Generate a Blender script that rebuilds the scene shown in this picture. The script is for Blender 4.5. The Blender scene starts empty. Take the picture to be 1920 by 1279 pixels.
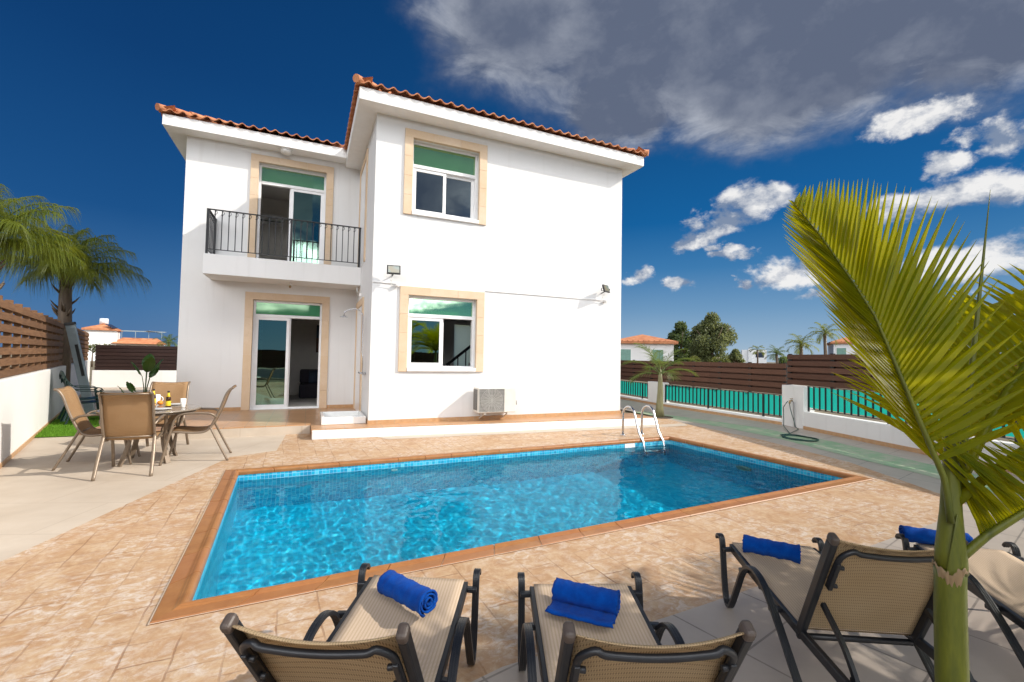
import bpy, math, random
import numpy as np
from mathutils import Vector, Matrix
random.seed(7)
PI = math.pi
S = bpy.context.scene
COL = S.collection
R = math.radians

# ------------------------------------------------------------------ camera model (also used to read positions off the plan)
YAW, PITCH, ROLL, FPX, CAMZ = 0.423657558, 0.0362895609, 0.0175674613, 848.25, 1.5
_f = Vector((math.sin(YAW)*math.cos(PITCH), math.cos(YAW)*math.cos(PITCH), math.sin(PITCH)))
_r = Vector((math.cos(YAW), -math.sin(YAW), 0)); _u = _r.cross(_f)
CR = _r*math.cos(ROLL) + _u*math.sin(ROLL)
CU = _u*math.cos(ROLL) - _r*math.sin(ROLL)
CF = _f
CAM = Vector((0, 0, CAMZ))
def ray(p):
    return CR*((p[0]-960)/FPX) - CU*((p[1]-639.5)/FPX) + CF
def onz(p, z=0.0):
    d = ray(p); return CAM + d*((z-CAMZ)/d.z)
def dep(p, d):
    return CAM + ray(p)*d

# ------------------------------------------------------------------ scene objects
ORG = {}
def tag(o, label=None, cat=None, group=None, kind=None):
    if label: o['label'] = label
    if cat: o['category'] = cat
    if group: o['group'] = group
    if kind: o['kind'] = kind
    return o
def thing(name, label, cat, loc=(0, 0, 0), rz=0.0, group=None):
    o = bpy.data.objects.new(name, None); COL.objects.link(o)
    o.empty_display_size = 0.1
    o.location = loc; o.rotation_euler = (0, 0, rz)
    ORG[o.name] = Vector(loc)
    return tag(o, label, cat, group)
def copy_tree(o, parent=None):
    c = o.copy(); COL.objects.link(c)
    if parent is not None: c.parent = parent
    for ch in [x for x in bpy.data.objects if x.parent == o]:
        copy_tree(ch, c)
    return c

class MB:
    def __init__(s): s.v = []; s.f = []; s.m = []; s.sm = []
    def add(s, vs, fs, mi=0, smooth=False):
        b = len(s.v)
        s.v += [tuple(p) for p in vs]
        s.f += [tuple(i+b for i in f) for f in fs]
        s.m += [mi]*len(fs); s.sm += [smooth]*len(fs)
        return s
    def box(s, x0, y0, z0, x1, y1, z1, mi=0):
        x0, x1 = min(x0, x1), max(x0, x1); y0, y1 = min(y0, y1), max(y0, y1); z0, z1 = min(z0, z1), max(z0, z1)
        return s.add([(x0,y0,z0),(x1,y0,z0),(x1,y1,z0),(x0,y1,z0),(x0,y0,z1),(x1,y0,z1),(x1,y1,z1),(x0,y1,z1)],
                     [(0,3,2,1),(4,5,6,7),(0,1,5,4),(1,2,6,5),(2,3,7,6),(3,0,4,7)], mi)
    def obox(s, c, ax, ay, az, mi=0):
        c, ax, ay, az = Vector(c), Vector(ax), Vector(ay), Vector(az)
        vs = [c+ax*i+ay*j+az*k for k in (-1, 1) for (i, j) in ((-1,-1),(1,-1),(1,1),(-1,1))]
        return s.add(vs, [(0,3,2,1),(4,5,6,7),(0,1,5,4),(1,2,6,5),(2,3,7,6),(3,0,4,7)], mi)
    def bar(s, p0, p1, w, h, up=(0, 0, 1), mi=0):
        p0, p1 = Vector(p0), Vector(p1); d = p1-p0; L = d.length; d.normalize()
        side = d.cross(Vector(up))
        if side.length < 1e-4: side = d.cross(Vector((1, 0, 0)))
        side.normalize(); upv = side.cross(d)
        return s.obox((p0+p1)/2, side*(w/2), d*(L/2), upv*(h/2), mi)
    def tube(s, pts, r, n=8, cap=True, closed=False, mi=0, flat=None):
        pts = [Vector(p) for p in pts]; k = len(pts)
        rs = r if isinstance(r, (list, tuple)) else [r]*k
        t0 = (pts[1]-pts[0]).normalized()
        nrm = t0.orthogonal().normalized()
        if abs(t0.z) < .95: nrm = (Vector((0, 0, 1))-t0*t0.z).normalized()
        vs = []
        for i in range(k):
            if closed: t = pts[(i+1) % k]-pts[i-1]
            else: t = pts[min(i+1, k-1)]-pts[max(i-1, 0)]
            if t.length < 1e-9: t = t0.copy()
            t.normalize()
            nrm = nrm-t*nrm.dot(t)
            if nrm.length < 1e-6: nrm = t.orthogonal()
            nrm.normalize(); b = t.cross(nrm)
            for j in range(n):
                a = 2*PI*j/n
                fx, fy = (1, 1) if flat is None else flat
                vs.append(pts[i]+nrm*(math.cos(a)*rs[i]*fx)+b*(math.sin(a)*rs[i]*fy))
        fs = []
        for i in range(k if closed else k-1):
            for j in range(n):
                a, b2 = i*n+j, i*n+(j+1) % n
                c, d = ((i+1) % k)*n+(j+1) % n, ((i+1) % k)*n+j
                fs.append((a, b2, c, d))
        s.add(vs, fs, mi, True)
        if cap and not closed:
            b0 = len(s.v)-len(vs)
            s.f += [tuple(b0+j for j in reversed(range(n))), tuple(b0+(k-1)*n+j for j in range(n))]
            s.m += [mi, mi]; s.sm += [False, False]
        return s
    def band(s, pts, wv, th, mi=0):
        # flat strip of width vector wv and thickness th swept along a planar path
        pts = [Vector(p) for p in pts]; wv = Vector(wv); k = len(pts); vs = []
        wn = wv.normalized()
        for i in range(k):
            t = (pts[min(i+1, k-1)]-pts[max(i-1, 0)]).normalized()
            nn = wn.cross(t).normalized()*th/2
            for a, b in ((-.5, -1), (.5, -1), (.5, 1), (-.5, 1)): vs.append(pts[i]+wv*a+nn*b)
        fs = []
        for i in range(k-1):
            for j in range(4): fs.append((i*4+j, i*4+(j+1) % 4, i*4+4+(j+1) % 4, i*4+4+j))
        fs += [(3, 2, 1, 0), tuple((k-1)*4+j for j in range(4))]
        return s.add(vs, fs, mi)
    def lathe(s, prof, n=20, c=(0, 0, 0), mi=0, smooth=True):
        c = Vector(c); vs = []; fs = []; k = len(prof)
        for r, z in prof:
            for j in range(n):
                a = 2*PI*j/n; vs.append(c+Vector((r*math.cos(a), r*math.sin(a), z)))
        for i in range(k-1):
            for j in range(n): fs.append((i*n+j, i*n+(j+1) % n, (i+1)*n+(j+1) % n, (i+1)*n+j))
        s.add(vs, fs, mi, smooth)
        b0 = len(s.v)-len(vs)
        s.f += [tuple(b0+j for j in reversed(range(n))), tuple(b0+(k-1)*n+j for j in range(n))]
        s.m += [mi]*2; s.sm += [False]*2
        return s
    def grid(s, fn, nu, nv, mi=0, smooth=True):
        vs = [fn(i/nu, j/nv) for j in range(nv+1) for i in range(nu+1)]
        fs = [(j*(nu+1)+i, j*(nu+1)+i+1, (j+1)*(nu+1)+i+1, (j+1)*(nu+1)+i) for j in range(nv) for i in range(nu)]
        return s.add(vs, fs, mi, smooth)
    def prism(s, poly, z0, z1, mi=0):
        n = len(poly)
        vs = [(x, y, z0) for x, y in poly]+[(x, y, z1) for x, y in poly]
        fs = [tuple(reversed(range(n))), tuple(range(n, 2*n))]+[(i, (i+1) % n, n+(i+1) % n, n+i) for i in range(n)]
        return s.add(vs, fs, mi)
    def sphere(s, c, r, n=12, m=8, mi=0, sc=(1, 1, 1)):
        c = Vector(c)
        vs = []; fs = []
        for i in range(m+1):
            a = PI*i/m
            for j in range(n):
                b = 2*PI*j/n
                vs.append(c+Vector((r*sc[0]*math.sin(a)*math.cos(b), r*sc[1]*math.sin(a)*math.sin(b), r*sc[2]*math.cos(a))))
        for i in range(m):
            for j in range(n): fs.append((i*n+j, (i+1)*n+j, (i+1)*n+(j+1) % n, i*n+(j+1) % n))
        return s.add(vs, fs, mi, True)
    def build(s, name, mats, parent=None, local=False, bevel=0, seg=2, solid=0):
        me = bpy.data.meshes.new(name)
        off = Vector((0, 0, 0))
        if parent is not None and not local:
            p = parent
            while p is not None:
                off += ORG.get(p.name, Vector((0, 0, 0))); p = p.parent
        me.from_pydata([(x-off.x, y-off.y, z-off.z) for x, y, z in s.v] if off.length > 0 else s.v, [], s.f)
        if not isinstance(mats, (list, tuple)): mats = [mats]
        for m in mats: me.materials.append(m)
        me.polygons.foreach_set('material_index', s.m)
        me.polygons.foreach_set('use_smooth', s.sm)
        me.update()
        o = bpy.data.objects.new(name, me); COL.objects.link(o)
        if parent is not None: o.parent = parent
        if bevel:
            b = o.modifiers.new('bevel', 'BEVEL'); b.width = bevel; b.segments = seg; b.limit_method = 'ANGLE'; b.angle_limit = R(40)
            b.harden_normals = False
        if solid:
            b = o.modifiers.new('solid', 'SOLIDIFY'); b.thickness = solid; b.offset = 0
        return o

# ------------------------------------------------------------------ materials
class G:
    def __init__(s, name):
        s.mat = bpy.data.materials.new(name); s.mat.use_nodes = True
        s.t = s.mat.node_tree; s.n = s.t.nodes; s.l = s.t.links; s.n.clear()
        s.out = s.n.new('ShaderNodeOutputMaterial')
    def put(s, sock, v):
        if isinstance(v, bpy.types.NodeSocket): s.l.new(v, sock)
        elif isinstance(v, (tuple, list)):
            if len(v) == 3 and sock.type == 'RGBA': v = (*v, 1)
            sock.default_value = v
        elif v is not None:
            sock.default_value = v
    def co(s, kind='Object'):
        return s.n.new('ShaderNodeTexCoord').outputs[kind]
    def pos(s):
        return s.n.new('ShaderNodeNewGeometry').outputs['Position']
    def island(s):
        return s.n.new('ShaderNodeNewGeometry').outputs['Random Per Island']
    def rnd(s):
        return s.n.new('ShaderNodeObjectInfo').outputs['Random']
    def mapping(s, v, loc=(0,0,0), rot=(0,0,0), sc=(1,1,1)):
        n = s.n.new('ShaderNodeMapping'); s.put(n.inputs[0], v)
        n.inputs[1].default_value = loc; n.inputs[2].default_value = rot; n.inputs[3].default_value = sc
        return n.outputs[0]
    def noise(s, v, sc=5, det=4, rough=.55, dist=0, color=False):
        n = s.n.new('ShaderNodeTexNoise'); s.put(n.inputs['Vector'], v)
        n.inputs['Scale'].default_value = sc; n.inputs['Detail'].default_value = det
        n.inputs['Roughness'].default_value = rough; n.inputs['Distortion'].default_value = dist
        return n.outputs[1 if color else 0]
    def voro(s, v, sc=5, feat='F1', out='Distance', rand=1):
        n = s.n.new('ShaderNodeTexVoronoi'); n.feature = feat; s.put(n.inputs['Vector'], v)
        n.inputs['Scale'].default_value = sc; n.inputs['Randomness'].default_value = rand
        return n.outputs[out]
    def white(s, v):
        n = s.n.new('ShaderNodeTexWhiteNoise'); n.noise_dimensions = '3D'; s.put(n.inputs['Vector'], v)
        return n.outputs['Value']
    def brick(s, v, c1, c2, mo, sc=1, w=.5, h=.25, ms=.01, off=.5, freq=2, sq=1, sqf=2, bias=0, smooth=.1, out=0):
        n = s.n.new('ShaderNodeTexBrick'); s.put(n.inputs['Vector'], v)
        n.offset = off; n.offset_frequency = freq; n.squash = sq; n.squash_frequency = sqf
        s.put(n.inputs['Color1'], c1); s.put(n.inputs['Color2'], c2); s.put(n.inputs['Mortar'], mo)
        n.inputs['Scale'].default_value = sc; n.inputs['Mortar Size'].default_value = ms
        n.inputs['Mortar Smooth'].default_value = smooth; n.inputs['Bias'].default_value = bias
        n.inputs['Brick Width'].default_value = w; n.inputs['Row Height'].default_value = h
        return n.outputs[out]
    def ramp(s, f, stops):
        n = s.n.new('ShaderNodeValToRGB'); s.put(n.inputs[0], f); e = n.color_ramp.elements
        for i, (p, c) in enumerate(stops):
            if i >= 2: e.new(p)
            e[i].position = p
            if not isinstance(c, (tuple, list)): c = (c, c, c)
            e[i].color = (*c, 1)
        return n.outputs[0]
    def mix(s, f, a, b, mode='MIX'):
        n = s.n.new('ShaderNodeMix'); n.data_type = 'RGBA'; n.blend_type = mode; n.clamp_factor = True
        s.put(n.inputs[0], f); s.put(n.inputs[6], a); s.put(n.inputs[7], b)
        return n.outputs[2]
    def math(s, op, a, b=None, c=None, clamp=False):
        n = s.n.new('ShaderNodeMath'); n.operation = op; n.use_clamp = clamp
        s.put(n.inputs[0], a); s.put(n.inputs[1], b)
        if c is not None: s.put(n.inputs[2], c)
        return n.outputs[0]
    def vmath(s, op, a, b=None):
        n = s.n.new('ShaderNodeVectorMath'); n.operation = op
        s.put(n.inputs[0], a); s.put(n.inputs[1], b)
        return n.outputs['Value' if op in ('DOT_PRODUCT', 'LENGTH') else 'Vector']
    def sep(s, v):
        n = s.n.new('ShaderNodeSeparateXYZ'); s.put(n.inputs[0], v); return n.outputs
    def comb(s, x=0, y=0, z=0):
        n = s.n.new('ShaderNodeCombineXYZ')
        for i, q in enumerate((x, y, z)): s.put(n.inputs[i], q)
        return n.outputs[0]
    def bump(s, h, st=.3, d=.01, nrm=None):
        n = s.n.new('ShaderNodeBump'); s.put(n.inputs['Height'], h)
        n.inputs['Strength'].default_value = st; n.inputs['Distance'].default_value = d
        if nrm is not None: s.put(n.inputs['Normal'], nrm)
        return n.outputs[0]
    def pbr(s, col, rough=.6, metal=0, spec=.5, nrm=None, trans=None, tw=0, coat=0, sheen=0):
        n = s.n.new('ShaderNodeBsdfPrincipled')
        s.put(n.inputs['Base Color'], col); s.put(n.inputs['Roughness'], rough); n.inputs['Metallic'].default_value = metal
        n.inputs['Specular IOR Level'].default_value = spec; n.inputs['Coat Weight'].default_value = coat
        n.inputs['Sheen Weight'].default_value = sheen
        if nrm is not None: s.put(n.inputs['Normal'], nrm)
        o = n.outputs[0]
        if tw > 0:
            t = s.n.new('ShaderNodeBsdfTranslucent'); s.put(t.inputs[0], trans if trans is not None else col)
            if nrm is not None: s.put(t.inputs['Normal'], nrm)
            m = s.n.new('ShaderNodeMixShader'); m.inputs[0].default_value = tw
            s.l.new(o, m.inputs[1]); s.l.new(t.outputs[0], m.inputs[2]); o = m.outputs[0]
        return o
    def done(s, sh):
        s.l.new(sh, s.out.inputs[0]); return s.mat

def simple(name, col, rough=.6, metal=0, spec=.5, var=.12, sc=6, bump=.0, bsc=60, coat=0):
    g = G(name); p = g.pos() if bump else g.co()
    n = g.noise(p, sc, 5)
    a = tuple(c*(1-var) for c in col); b = tuple(min(1, c*(1+var)) for c in col)
    c = g.ramp(n, [(.3, a), (.7, b)])
    nr = g.bump(g.noise(p, bsc, 3), bump, .004) if bump else None
    return g.done(g.pbr(c, rough, metal, spec, nr, coat=coat))
M = {}
def m_stucco(name, col, dirt=.05):
    g = G(name); p = g.pos()
    n = g.noise(p, .7, 5, .6); n2 = g.noise(p, 3.5, 6, .65)
    c = g.mix(g.ramp(n, [(.35, 0), (.75, 1)]), col, tuple(x*(1-dirt) for x in col))
    streak = g.noise(g.mapping(p, sc=(5, 5, .35)), 1.5, 4)
    c = g.mix(g.ramp(streak, [(.56, 0), (.8, dirt*3.5)]), c, tuple(x*.72 for x in (col[0], col[1]*.97, col[2]*.93)))
    h = g.math('ADD', g.noise(p, 160, 3, .6), g.math('MULTIPLY', n2, .9))
    return g.done(g.pbr(c, .85, 0, .25, g.bump(h, .22, .004)))
M['stucco'] = m_stucco('white_stucco', (.75, .745, .735), .07)
M['garden_stucco'] = m_stucco('garden_wall_stucco', (.80, .79, .765), .08)
M['white'] = simple('white_paint', (.80, .79, .77), .5, var=.03)
M['soffit'] = simple('soffit_paint', (.83, .82, .80), .7, var=.03)
M['room'] = simple('room_paint', (.74, .71, .66), .8, var=.04)
M['alu'] = simple('white_aluminium', (.80, .80, .80), .28, var=.03)
M['steel'] = simple('polished_steel', (.55, .56, .58), .2, 1.0, var=.05)
M['iron'] = simple('black_iron', (.012, .012, .014), .45, var=.2, sc=30)
M['rubber'] = simple('black_rubber', (.015, .015, .015), .6)
def m_trim():
    g = G('sandstone_trim'); p = g.pos()
    n = g.noise(p, 2.2, 6, .65); n2 = g.noise(p, 28, 4, .6)
    c = g.ramp(n, [(.3, (.61, .46, .31)), (.55, (.67, .52, .375)), (.75, (.72, .59, .455))])
    c = g.mix(g.ramp(n2, [(.55, 0), (.75, .35)]), c, (.55, .37, .21))
    c = g.mix(g.math('MULTIPLY', g.island(), .30), c, (.60, .42, .25))
    return g.done(g.pbr(c, .8, 0, .3, g.bump(n2, .25, .004)))
M['trim'] = m_trim()
def m_roof():
    g = G('terracotta_roof_tile'); p = g.pos()
    n = g.noise(p, 1.6, 5, .6); n2 = g.noise(p, 25, 4)
    cell = g.white(g.vmath('FLOOR', g.mapping(p, sc=(4.0, 4.0, 6.0))))
    c = g.ramp(n, [(.3, (.46, .17, .08)), (.55, (.58, .25, .12)), (.8, (.66, .36, .20))])
    c = g.mix(g.math('MULTIPLY', cell, .45), c, (.30, .10, .05))
    c = g.mix(g.ramp(n2, [(.6, 0), (.8, .4)]), c, (.55, .36, .22))
    return g.done(g.pbr(c, .75, 0, .3, g.bump(n2, .3, .005)))
M['roof'] = m_roof()
def m_floor_tile():
    g = G('porch_floor_tile'); p = g.pos()
    b = g.brick(p, (.47, .26, .13), (.40, .215, .105), (.30, .20, .13), 1, .33, .33, .008, 0, 2)
    n = g.noise(p, 9, 5)
    c = g.mix(g.ramp(n, [(.35, 0), (.7, .35)]), b, (.56, .36, .20))
    return g.done(g.pbr(c, .32, 0, .5, g.bump(g.brick(p, (1,1,1), (1,1,1), (0,0,0), 1, .33, .33, .008, 0, 2), .4, .003)))
M['floor_tile'] = m_floor_tile()
def m_skirt():
    g = G('skirting_tile'); p = g.pos()
    x = g.sep(p)
    j = g.math('LESS_THAN', g.math('FRACT', g.math('MULTIPLY', g.math('ADD', x[0], x[1]), 3.0)), .03)
    c = g.mix(j, g.ramp(g.noise(p, 12, 4), [(.3, (.44, .25, .12)), (.7, (.54, .33, .17))]), (.40, .30, .2))
    return g.done(g.pbr(c, .4))
M['skirt'] = m_skirt()
ANG = R(2.2)
def m_stamped():
    g = G('stamped_concrete'); p = g.mapping(g.pos(), rot=(0, 0, -ANG+PI/2))
    warp = g.noise(p, 2.6, 4, .6, color=True)
    pw = g.vmath('ADD', p, g.vmath('MULTIPLY', g.vmath('SUBTRACT', warp, (.5, .5, .5)), (.075, .05, 0)))
    kw = dict(sc=1, w=.36, h=.225, ms=.006, off=.37, freq=2, sq=.55, sqf=3, smooth=.35)
    b = g.brick(pw, (1, 1, 1), (.0, .0, .0), (.5, .5, .5), **kw)
    fac = g.brick(pw, (0, 0, 0), (0, 0, 0), (1, 1, 1), **kw, out=1)
    n0 = g.noise(p, .55, 4, .6); nf = g.noise(p, 1.3, 6, .65)
    n1 = g.noise(p, 5.5, 9, .72, .9); n2 = g.noise(g.mapping(p, sc=(1.5, 1, 1)), 11, 9, .72, .8)
    n3 = g.noise(p, 30, 6, .7)
    base = g.ramp(n1, [(.30, (.27, .135, .055)), (.44, (.41, .245, .125)), (.56, (.50, .345, .205)), (.70, (.58, .455, .32))])
    base = g.mix(g.math('MULTIPLY', b, .22), base, (.51, .355, .215))
    base = g.mix(g.ramp(g.noise(p, 2.0, 7, .72, .6), [(.48, 0), (.68, .6)]), base, (.38, .195, .08))
    base = g.mix(g.ramp(n0, [(.35, .35), (.65, 0)]), base, (.55, .40, .27))
    wht = g.math('MULTIPLY', g.ramp(n2, [(.46, 0), (.62, 1)]), g.ramp(nf, [(.38, 0), (.56, 1)]))
    base = g.mix(g.math('MULTIPLY', wht, .8), base, (.66, .60, .53))
    base = g.mix(g.ramp(n3, [(.35, .35), (.6, 0)]), base, (.36, .18, .08))
    # joints: rust-brown, some worn nearly flush, some open and dark
    jw = g.math('MULTIPLY', fac, g.ramp(g.noise(p, 1.7, 5, .6), [(.42, .05), (.68, .72)]))
    col = g.mix(jw, base, (.20, .085, .035))
    h = g.math('SUBTRACT', g.math('ADD', g.math('MULTIPLY', n1, .8), g.math('MULTIPLY', n3, .3)), g.math('MULTIPLY', jw, .9))
    return g.done(g.pbr(col, .62, 0, .35, g.bump(h, .5, .012)))
M['stamped'] = m_stamped()
def m_pale():
    g = G('pale_patio_concrete'); p = g.pos()
    n = g.noise(p, 1.2, 6, .65); n2 = g.noise(g.mapping(p, sc=(1, 3, 1)), 7, 6, .7)
    c = g.ramp(n, [(.3, (.45, .375, .295)), (.6, (.53, .455, .37)), (.8, (.585, .52, .445))])
    c = g.mix(g.ramp(n2, [(.5, 0), (.8, .4)]), c, (.53, .41, .29))
    f = g.brick(g.mapping(p, rot=(0, 0, R(20))), (0,0,0), (0,0,0), (1,1,1), 1, 1.2, .8, .006, .5, 2, out=1)
    c = g.mix(g.math('MULTIPLY', f, .35), c, (.33, .25, .18))
    return g.done(g.pbr(c, .6, 0, .35, g.bump(g.noise(p, 40, 4), .15, .004)))
M['pale'] = m_pale()
def m_tilepatio():
    g = G('greige_patio_tile'); p = g.mapping(g.pos(), rot=(0, 0, R(-12)))
    b = g.brick(p, (.43, .37, .315), (.385, .325, .275), (.19, .16, .135), 1, .6, .6, .006, 0, 2)
    n = g.noise(p, 4, 6, .65)
    c = g.mix(g.ramp(n, [(.4, 0), (.75, .5)]), b, (.50, .44, .375))
    return g.done(g.pbr(c, .42, 0, .45, g.bump(g.noise(p, 30, 4), .08, .004)))
M['tilepatio'] = m_tilepatio()
def m_green():
    g = G('worn_green_paint'); p = g.pos()
    n = g.noise(p, 3.5, 7, .7)
    c = g.mix(g.ramp(n, [(.42, 0), (.68, 1)]), (.24, .38, .22), (.46, .43, .34))
    return g.done(g.pbr(c, .6))
M['greenpath'] = m_green()
M['earth'] = simple('dry_ground', (.16, .13, .08), .95, var=.4, sc=.6)
def m_mosaic():
    g = G('pool_mosaic'); p = g.pos()
    q = g.mapping(p, rot=(0, 0, -ANG), sc=(22, 22, 22))
    # keep the cell lookup off the exact wall planes
    q = g.vmath('ADD', q, (.37, .41, .29))
    w = g.white(g.vmath('FLOOR', q))
    c = g.ramp(w, [(0, (.003, .23, .42)), (.35, (.004, .32, .52)), (.65, (.008, .40, .60)), (.85, (.02, .42, .60)), (1, (.12, .52, .66))])
    fr = g.vmath('FRACTION', q); s = g.sep(fr)
    nx = g.sep(g.n.new('ShaderNodeNewGeometry').outputs['Normal'])
    def edge(a, nn):
        e = g.math('GREATER_THAN', g.math('ABSOLUTE', g.math('SUBTRACT', a, .5)), .43)
        return g.math('MULTIPLY', e, g.math('LESS_THAN', g.math('ABSOLUTE', nn), .7))
    gr = g.math('MAXIMUM', g.math('MAXIMUM', edge(s[0], nx[0]), edge(s[1], nx[1])), edge(s[2], nx[2]))
    flat = g.math('GREATER_THAN', g.math('ABSOLUTE', nx[2]), .7)
    c = g.mix(g.math('MULTIPLY', flat, .55), c, (.005, .375, .575))
    c = g.mix(g.math('MULTIPLY', gr, g.math('SUBTRACT', .55, g.math('MULTIPLY', flat, .5))), c, (.40, .58, .66))
    return g.done(g.pbr(c, .3, 0, .5))
M['mosaic'] = m_mosaic()
def m_coping():
    g = G('terracotta_coping'); p = g.pos()
    n = g.noise(p, 7, 6, .65)
    c = g.ramp(n, [(.3, (.25, .10, .028)), (.6, (.33, .148, .046)), (.8, (.39, .19, .07))])
    c = g.mix(g.math('MULTIPLY', g.island(), .5), c, (.35, .135, .055))
    return g.done(g.pbr(c, .42, 0, .45, g.bump(g.noise(p, 70, 3), .1, .003)))
M['coping'] = m_coping()
M['grout'] = simple('pale_grout', (.62, .50, .38), .8)
def m_water():
    g = G('pool_water')
    rf = g.n.new('ShaderNodeBsdfRefraction'); rf.inputs['Roughness'].default_value = 0; rf.inputs['IOR'].default_value = 1.33
    rf.inputs['Color'].default_value = (.72, .98, 1, 1)
    gl = g.n.new('ShaderNodeBsdfGlossy'); gl.inputs['Roughness'].default_value = 0; gl.inputs[0].default_value = (.8, .95, 1, 1)
    fr = g.n.new('ShaderNodeFresnel'); fr.inputs[0].default_value = 1.33
    m = g.n.new('ShaderNodeMixShader'); g.l.new(g.math('MULTIPLY', fr.outputs[0], .38), m.inputs[0])
    g.l.new(rf.outputs[0], m.inputs[1]); g.l.new(gl.outputs[0], m.inputs[2])
    return g.done(m.outputs[0])
M['water'] = m_water()
def m_glass(name, tint, refl, rcol, lo=.25):
    # sun-control glass: tinted see-through plus a strong coloured mirror reflection
    g = G(name)
    t = g.n.new('ShaderNodeBsdfTransparent'); t.inputs[0].default_value = (*tint, 1)
    gl = g.n.new('ShaderNodeBsdfGlossy'); gl.inputs[0].default_value = (*rcol, 1); gl.inputs['Roughness'].default_value = .012
    gl2 = g.bump(g.noise(g.pos(), 1.3, 2), .02, .05); g.l.new(gl2, gl.inputs['Normal'])
    fr = g.n.new('ShaderNodeFresnel'); fr.inputs[0].default_value = 1.5
    f = g.math('ADD', g.math('MULTIPLY', fr.outputs[0], 1.0), refl, clamp=True)
    m = g.n.new('ShaderNodeMixShader'); g.l.new(f, m.inputs[0])
    g.l.new(t.outputs[0], m.inputs[1]); g.l.new(gl.outputs[0], m.inputs[2])
    return g.done(m.outputs[0])
M['glass'] = m_glass('green_tinted_glass', (.16, .30, .20), .30, (.52, .80, .66))
M['glass_dark'] = m_glass('grey_window_glass', (.10, .13, .12), .40, (.78, .88, .86))
def m_transom(name='green_film_glass', refl=.46, vivid=(.16, .55, .08)):
    g = G(name)
    t = g.n.new('ShaderNodeBsdfTranslucent'); t.inputs[0].default_value = (*vivid, 1)
    d = g.n.new('ShaderNodeBsdfDiffuse'); d.inputs[0].default_value = (.09, .36, .10, 1)
    gl = g.n.new('ShaderNodeBsdfGlossy'); gl.inputs[0].default_value = (.60, .88, .62, 1); gl.inputs['Roughness'].default_value = .02
    m0 = g.n.new('ShaderNodeMixShader'); m0.inputs[0].default_value = .4
    g.l.new(d.outputs[0], m0.inputs[1]); g.l.new(t.outputs[0], m0.inputs[2])
    fr = g.n.new('ShaderNodeFresnel'); fr.inputs[0].default_value = 1.5
    m = g.n.new('ShaderNodeMixShader'); g.l.new(g.math('ADD', fr.outputs[0], refl, clamp=True), m.inputs[0])
    g.l.new(m0.outputs[0], m.inputs[1]); g.l.new(gl.outputs[0], m.inputs[2])
    return g.done(m.outputs[0])
M['transom'] = m_transom()
M['transom_bright'] = m_transom('bright_green_film_glass', .10, (.34, .85, .12))
def m_frost():
    g = G('frosted_glass')
    t = g.n.new('ShaderNodeBsdfTranslucent'); t.inputs[0].default_value = (.75, .92, .80, 1)
    return g.done(t.outputs[0])
M['frost'] = m_frost()
def m_wood(name, a, b, sc=(3, 3, 40), rough=.7):
    g = G(name); p = g.co('Object')
    q = g.mapping(g.pos(), sc=sc)
    n = g.noise(q, 1.5, 6, .65, .4)
    c = g.ramp(n, [(.25, a), (.75, b)])
    c = g.mix(g.math('MULTIPLY', g.island(), .45), c, tuple(x*.6 for x in a))
    return g.done(g.pbr(c, rough, 0, .3, g.bump(n, .25, .006)))
M['oldwood'] = m_wood('weathered_fence_wood', (.12, .058, .026), (.27, .145, .07), (2, 2, 22))
M['darkwood'] = m_wood('dark_stained_wood', (.022, .010, .008), (.045, .02, .015), (2, 2, 22))
M['composite'] = m_wood('brown_composite_board', (.112, .050, .030), (.155, .074, .047), (2, 2, 30), .55)
def m_cloth():
    g = G('green_shade_netting'); p = g.pos()
    n = g.noise(p, 3, 5); z = g.sep(p)[2]
    w = g.math('SINE', g.math('MULTIPLY', z, 420))
    c = g.mix(g.ramp(n, [(.3, 0), (.7, 1)]), (.009, .25, .20), (.018, .33, .27))
    c = g.mix(g.math('MULTIPLY', g.math('GREATER_THAN', w, .2), .2), c, (.006, .17, .14))
    return g.done(g.pbr(c, .75, 0, .2, trans=(.02, .46, .38), tw=.45))
M['cloth'] = m_cloth()
def m_grass():
    g = G('artificial_turf'); p = g.pos()
    c = g.mix(g.noise(p, 60, 3), (.06, .17, .012), (.19, .36, .035))
    return g.done(g.pbr(c, .8, 0, .2, trans=(.16, .33, .03), tw=.25))
M['grass'] = m_grass()
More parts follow.
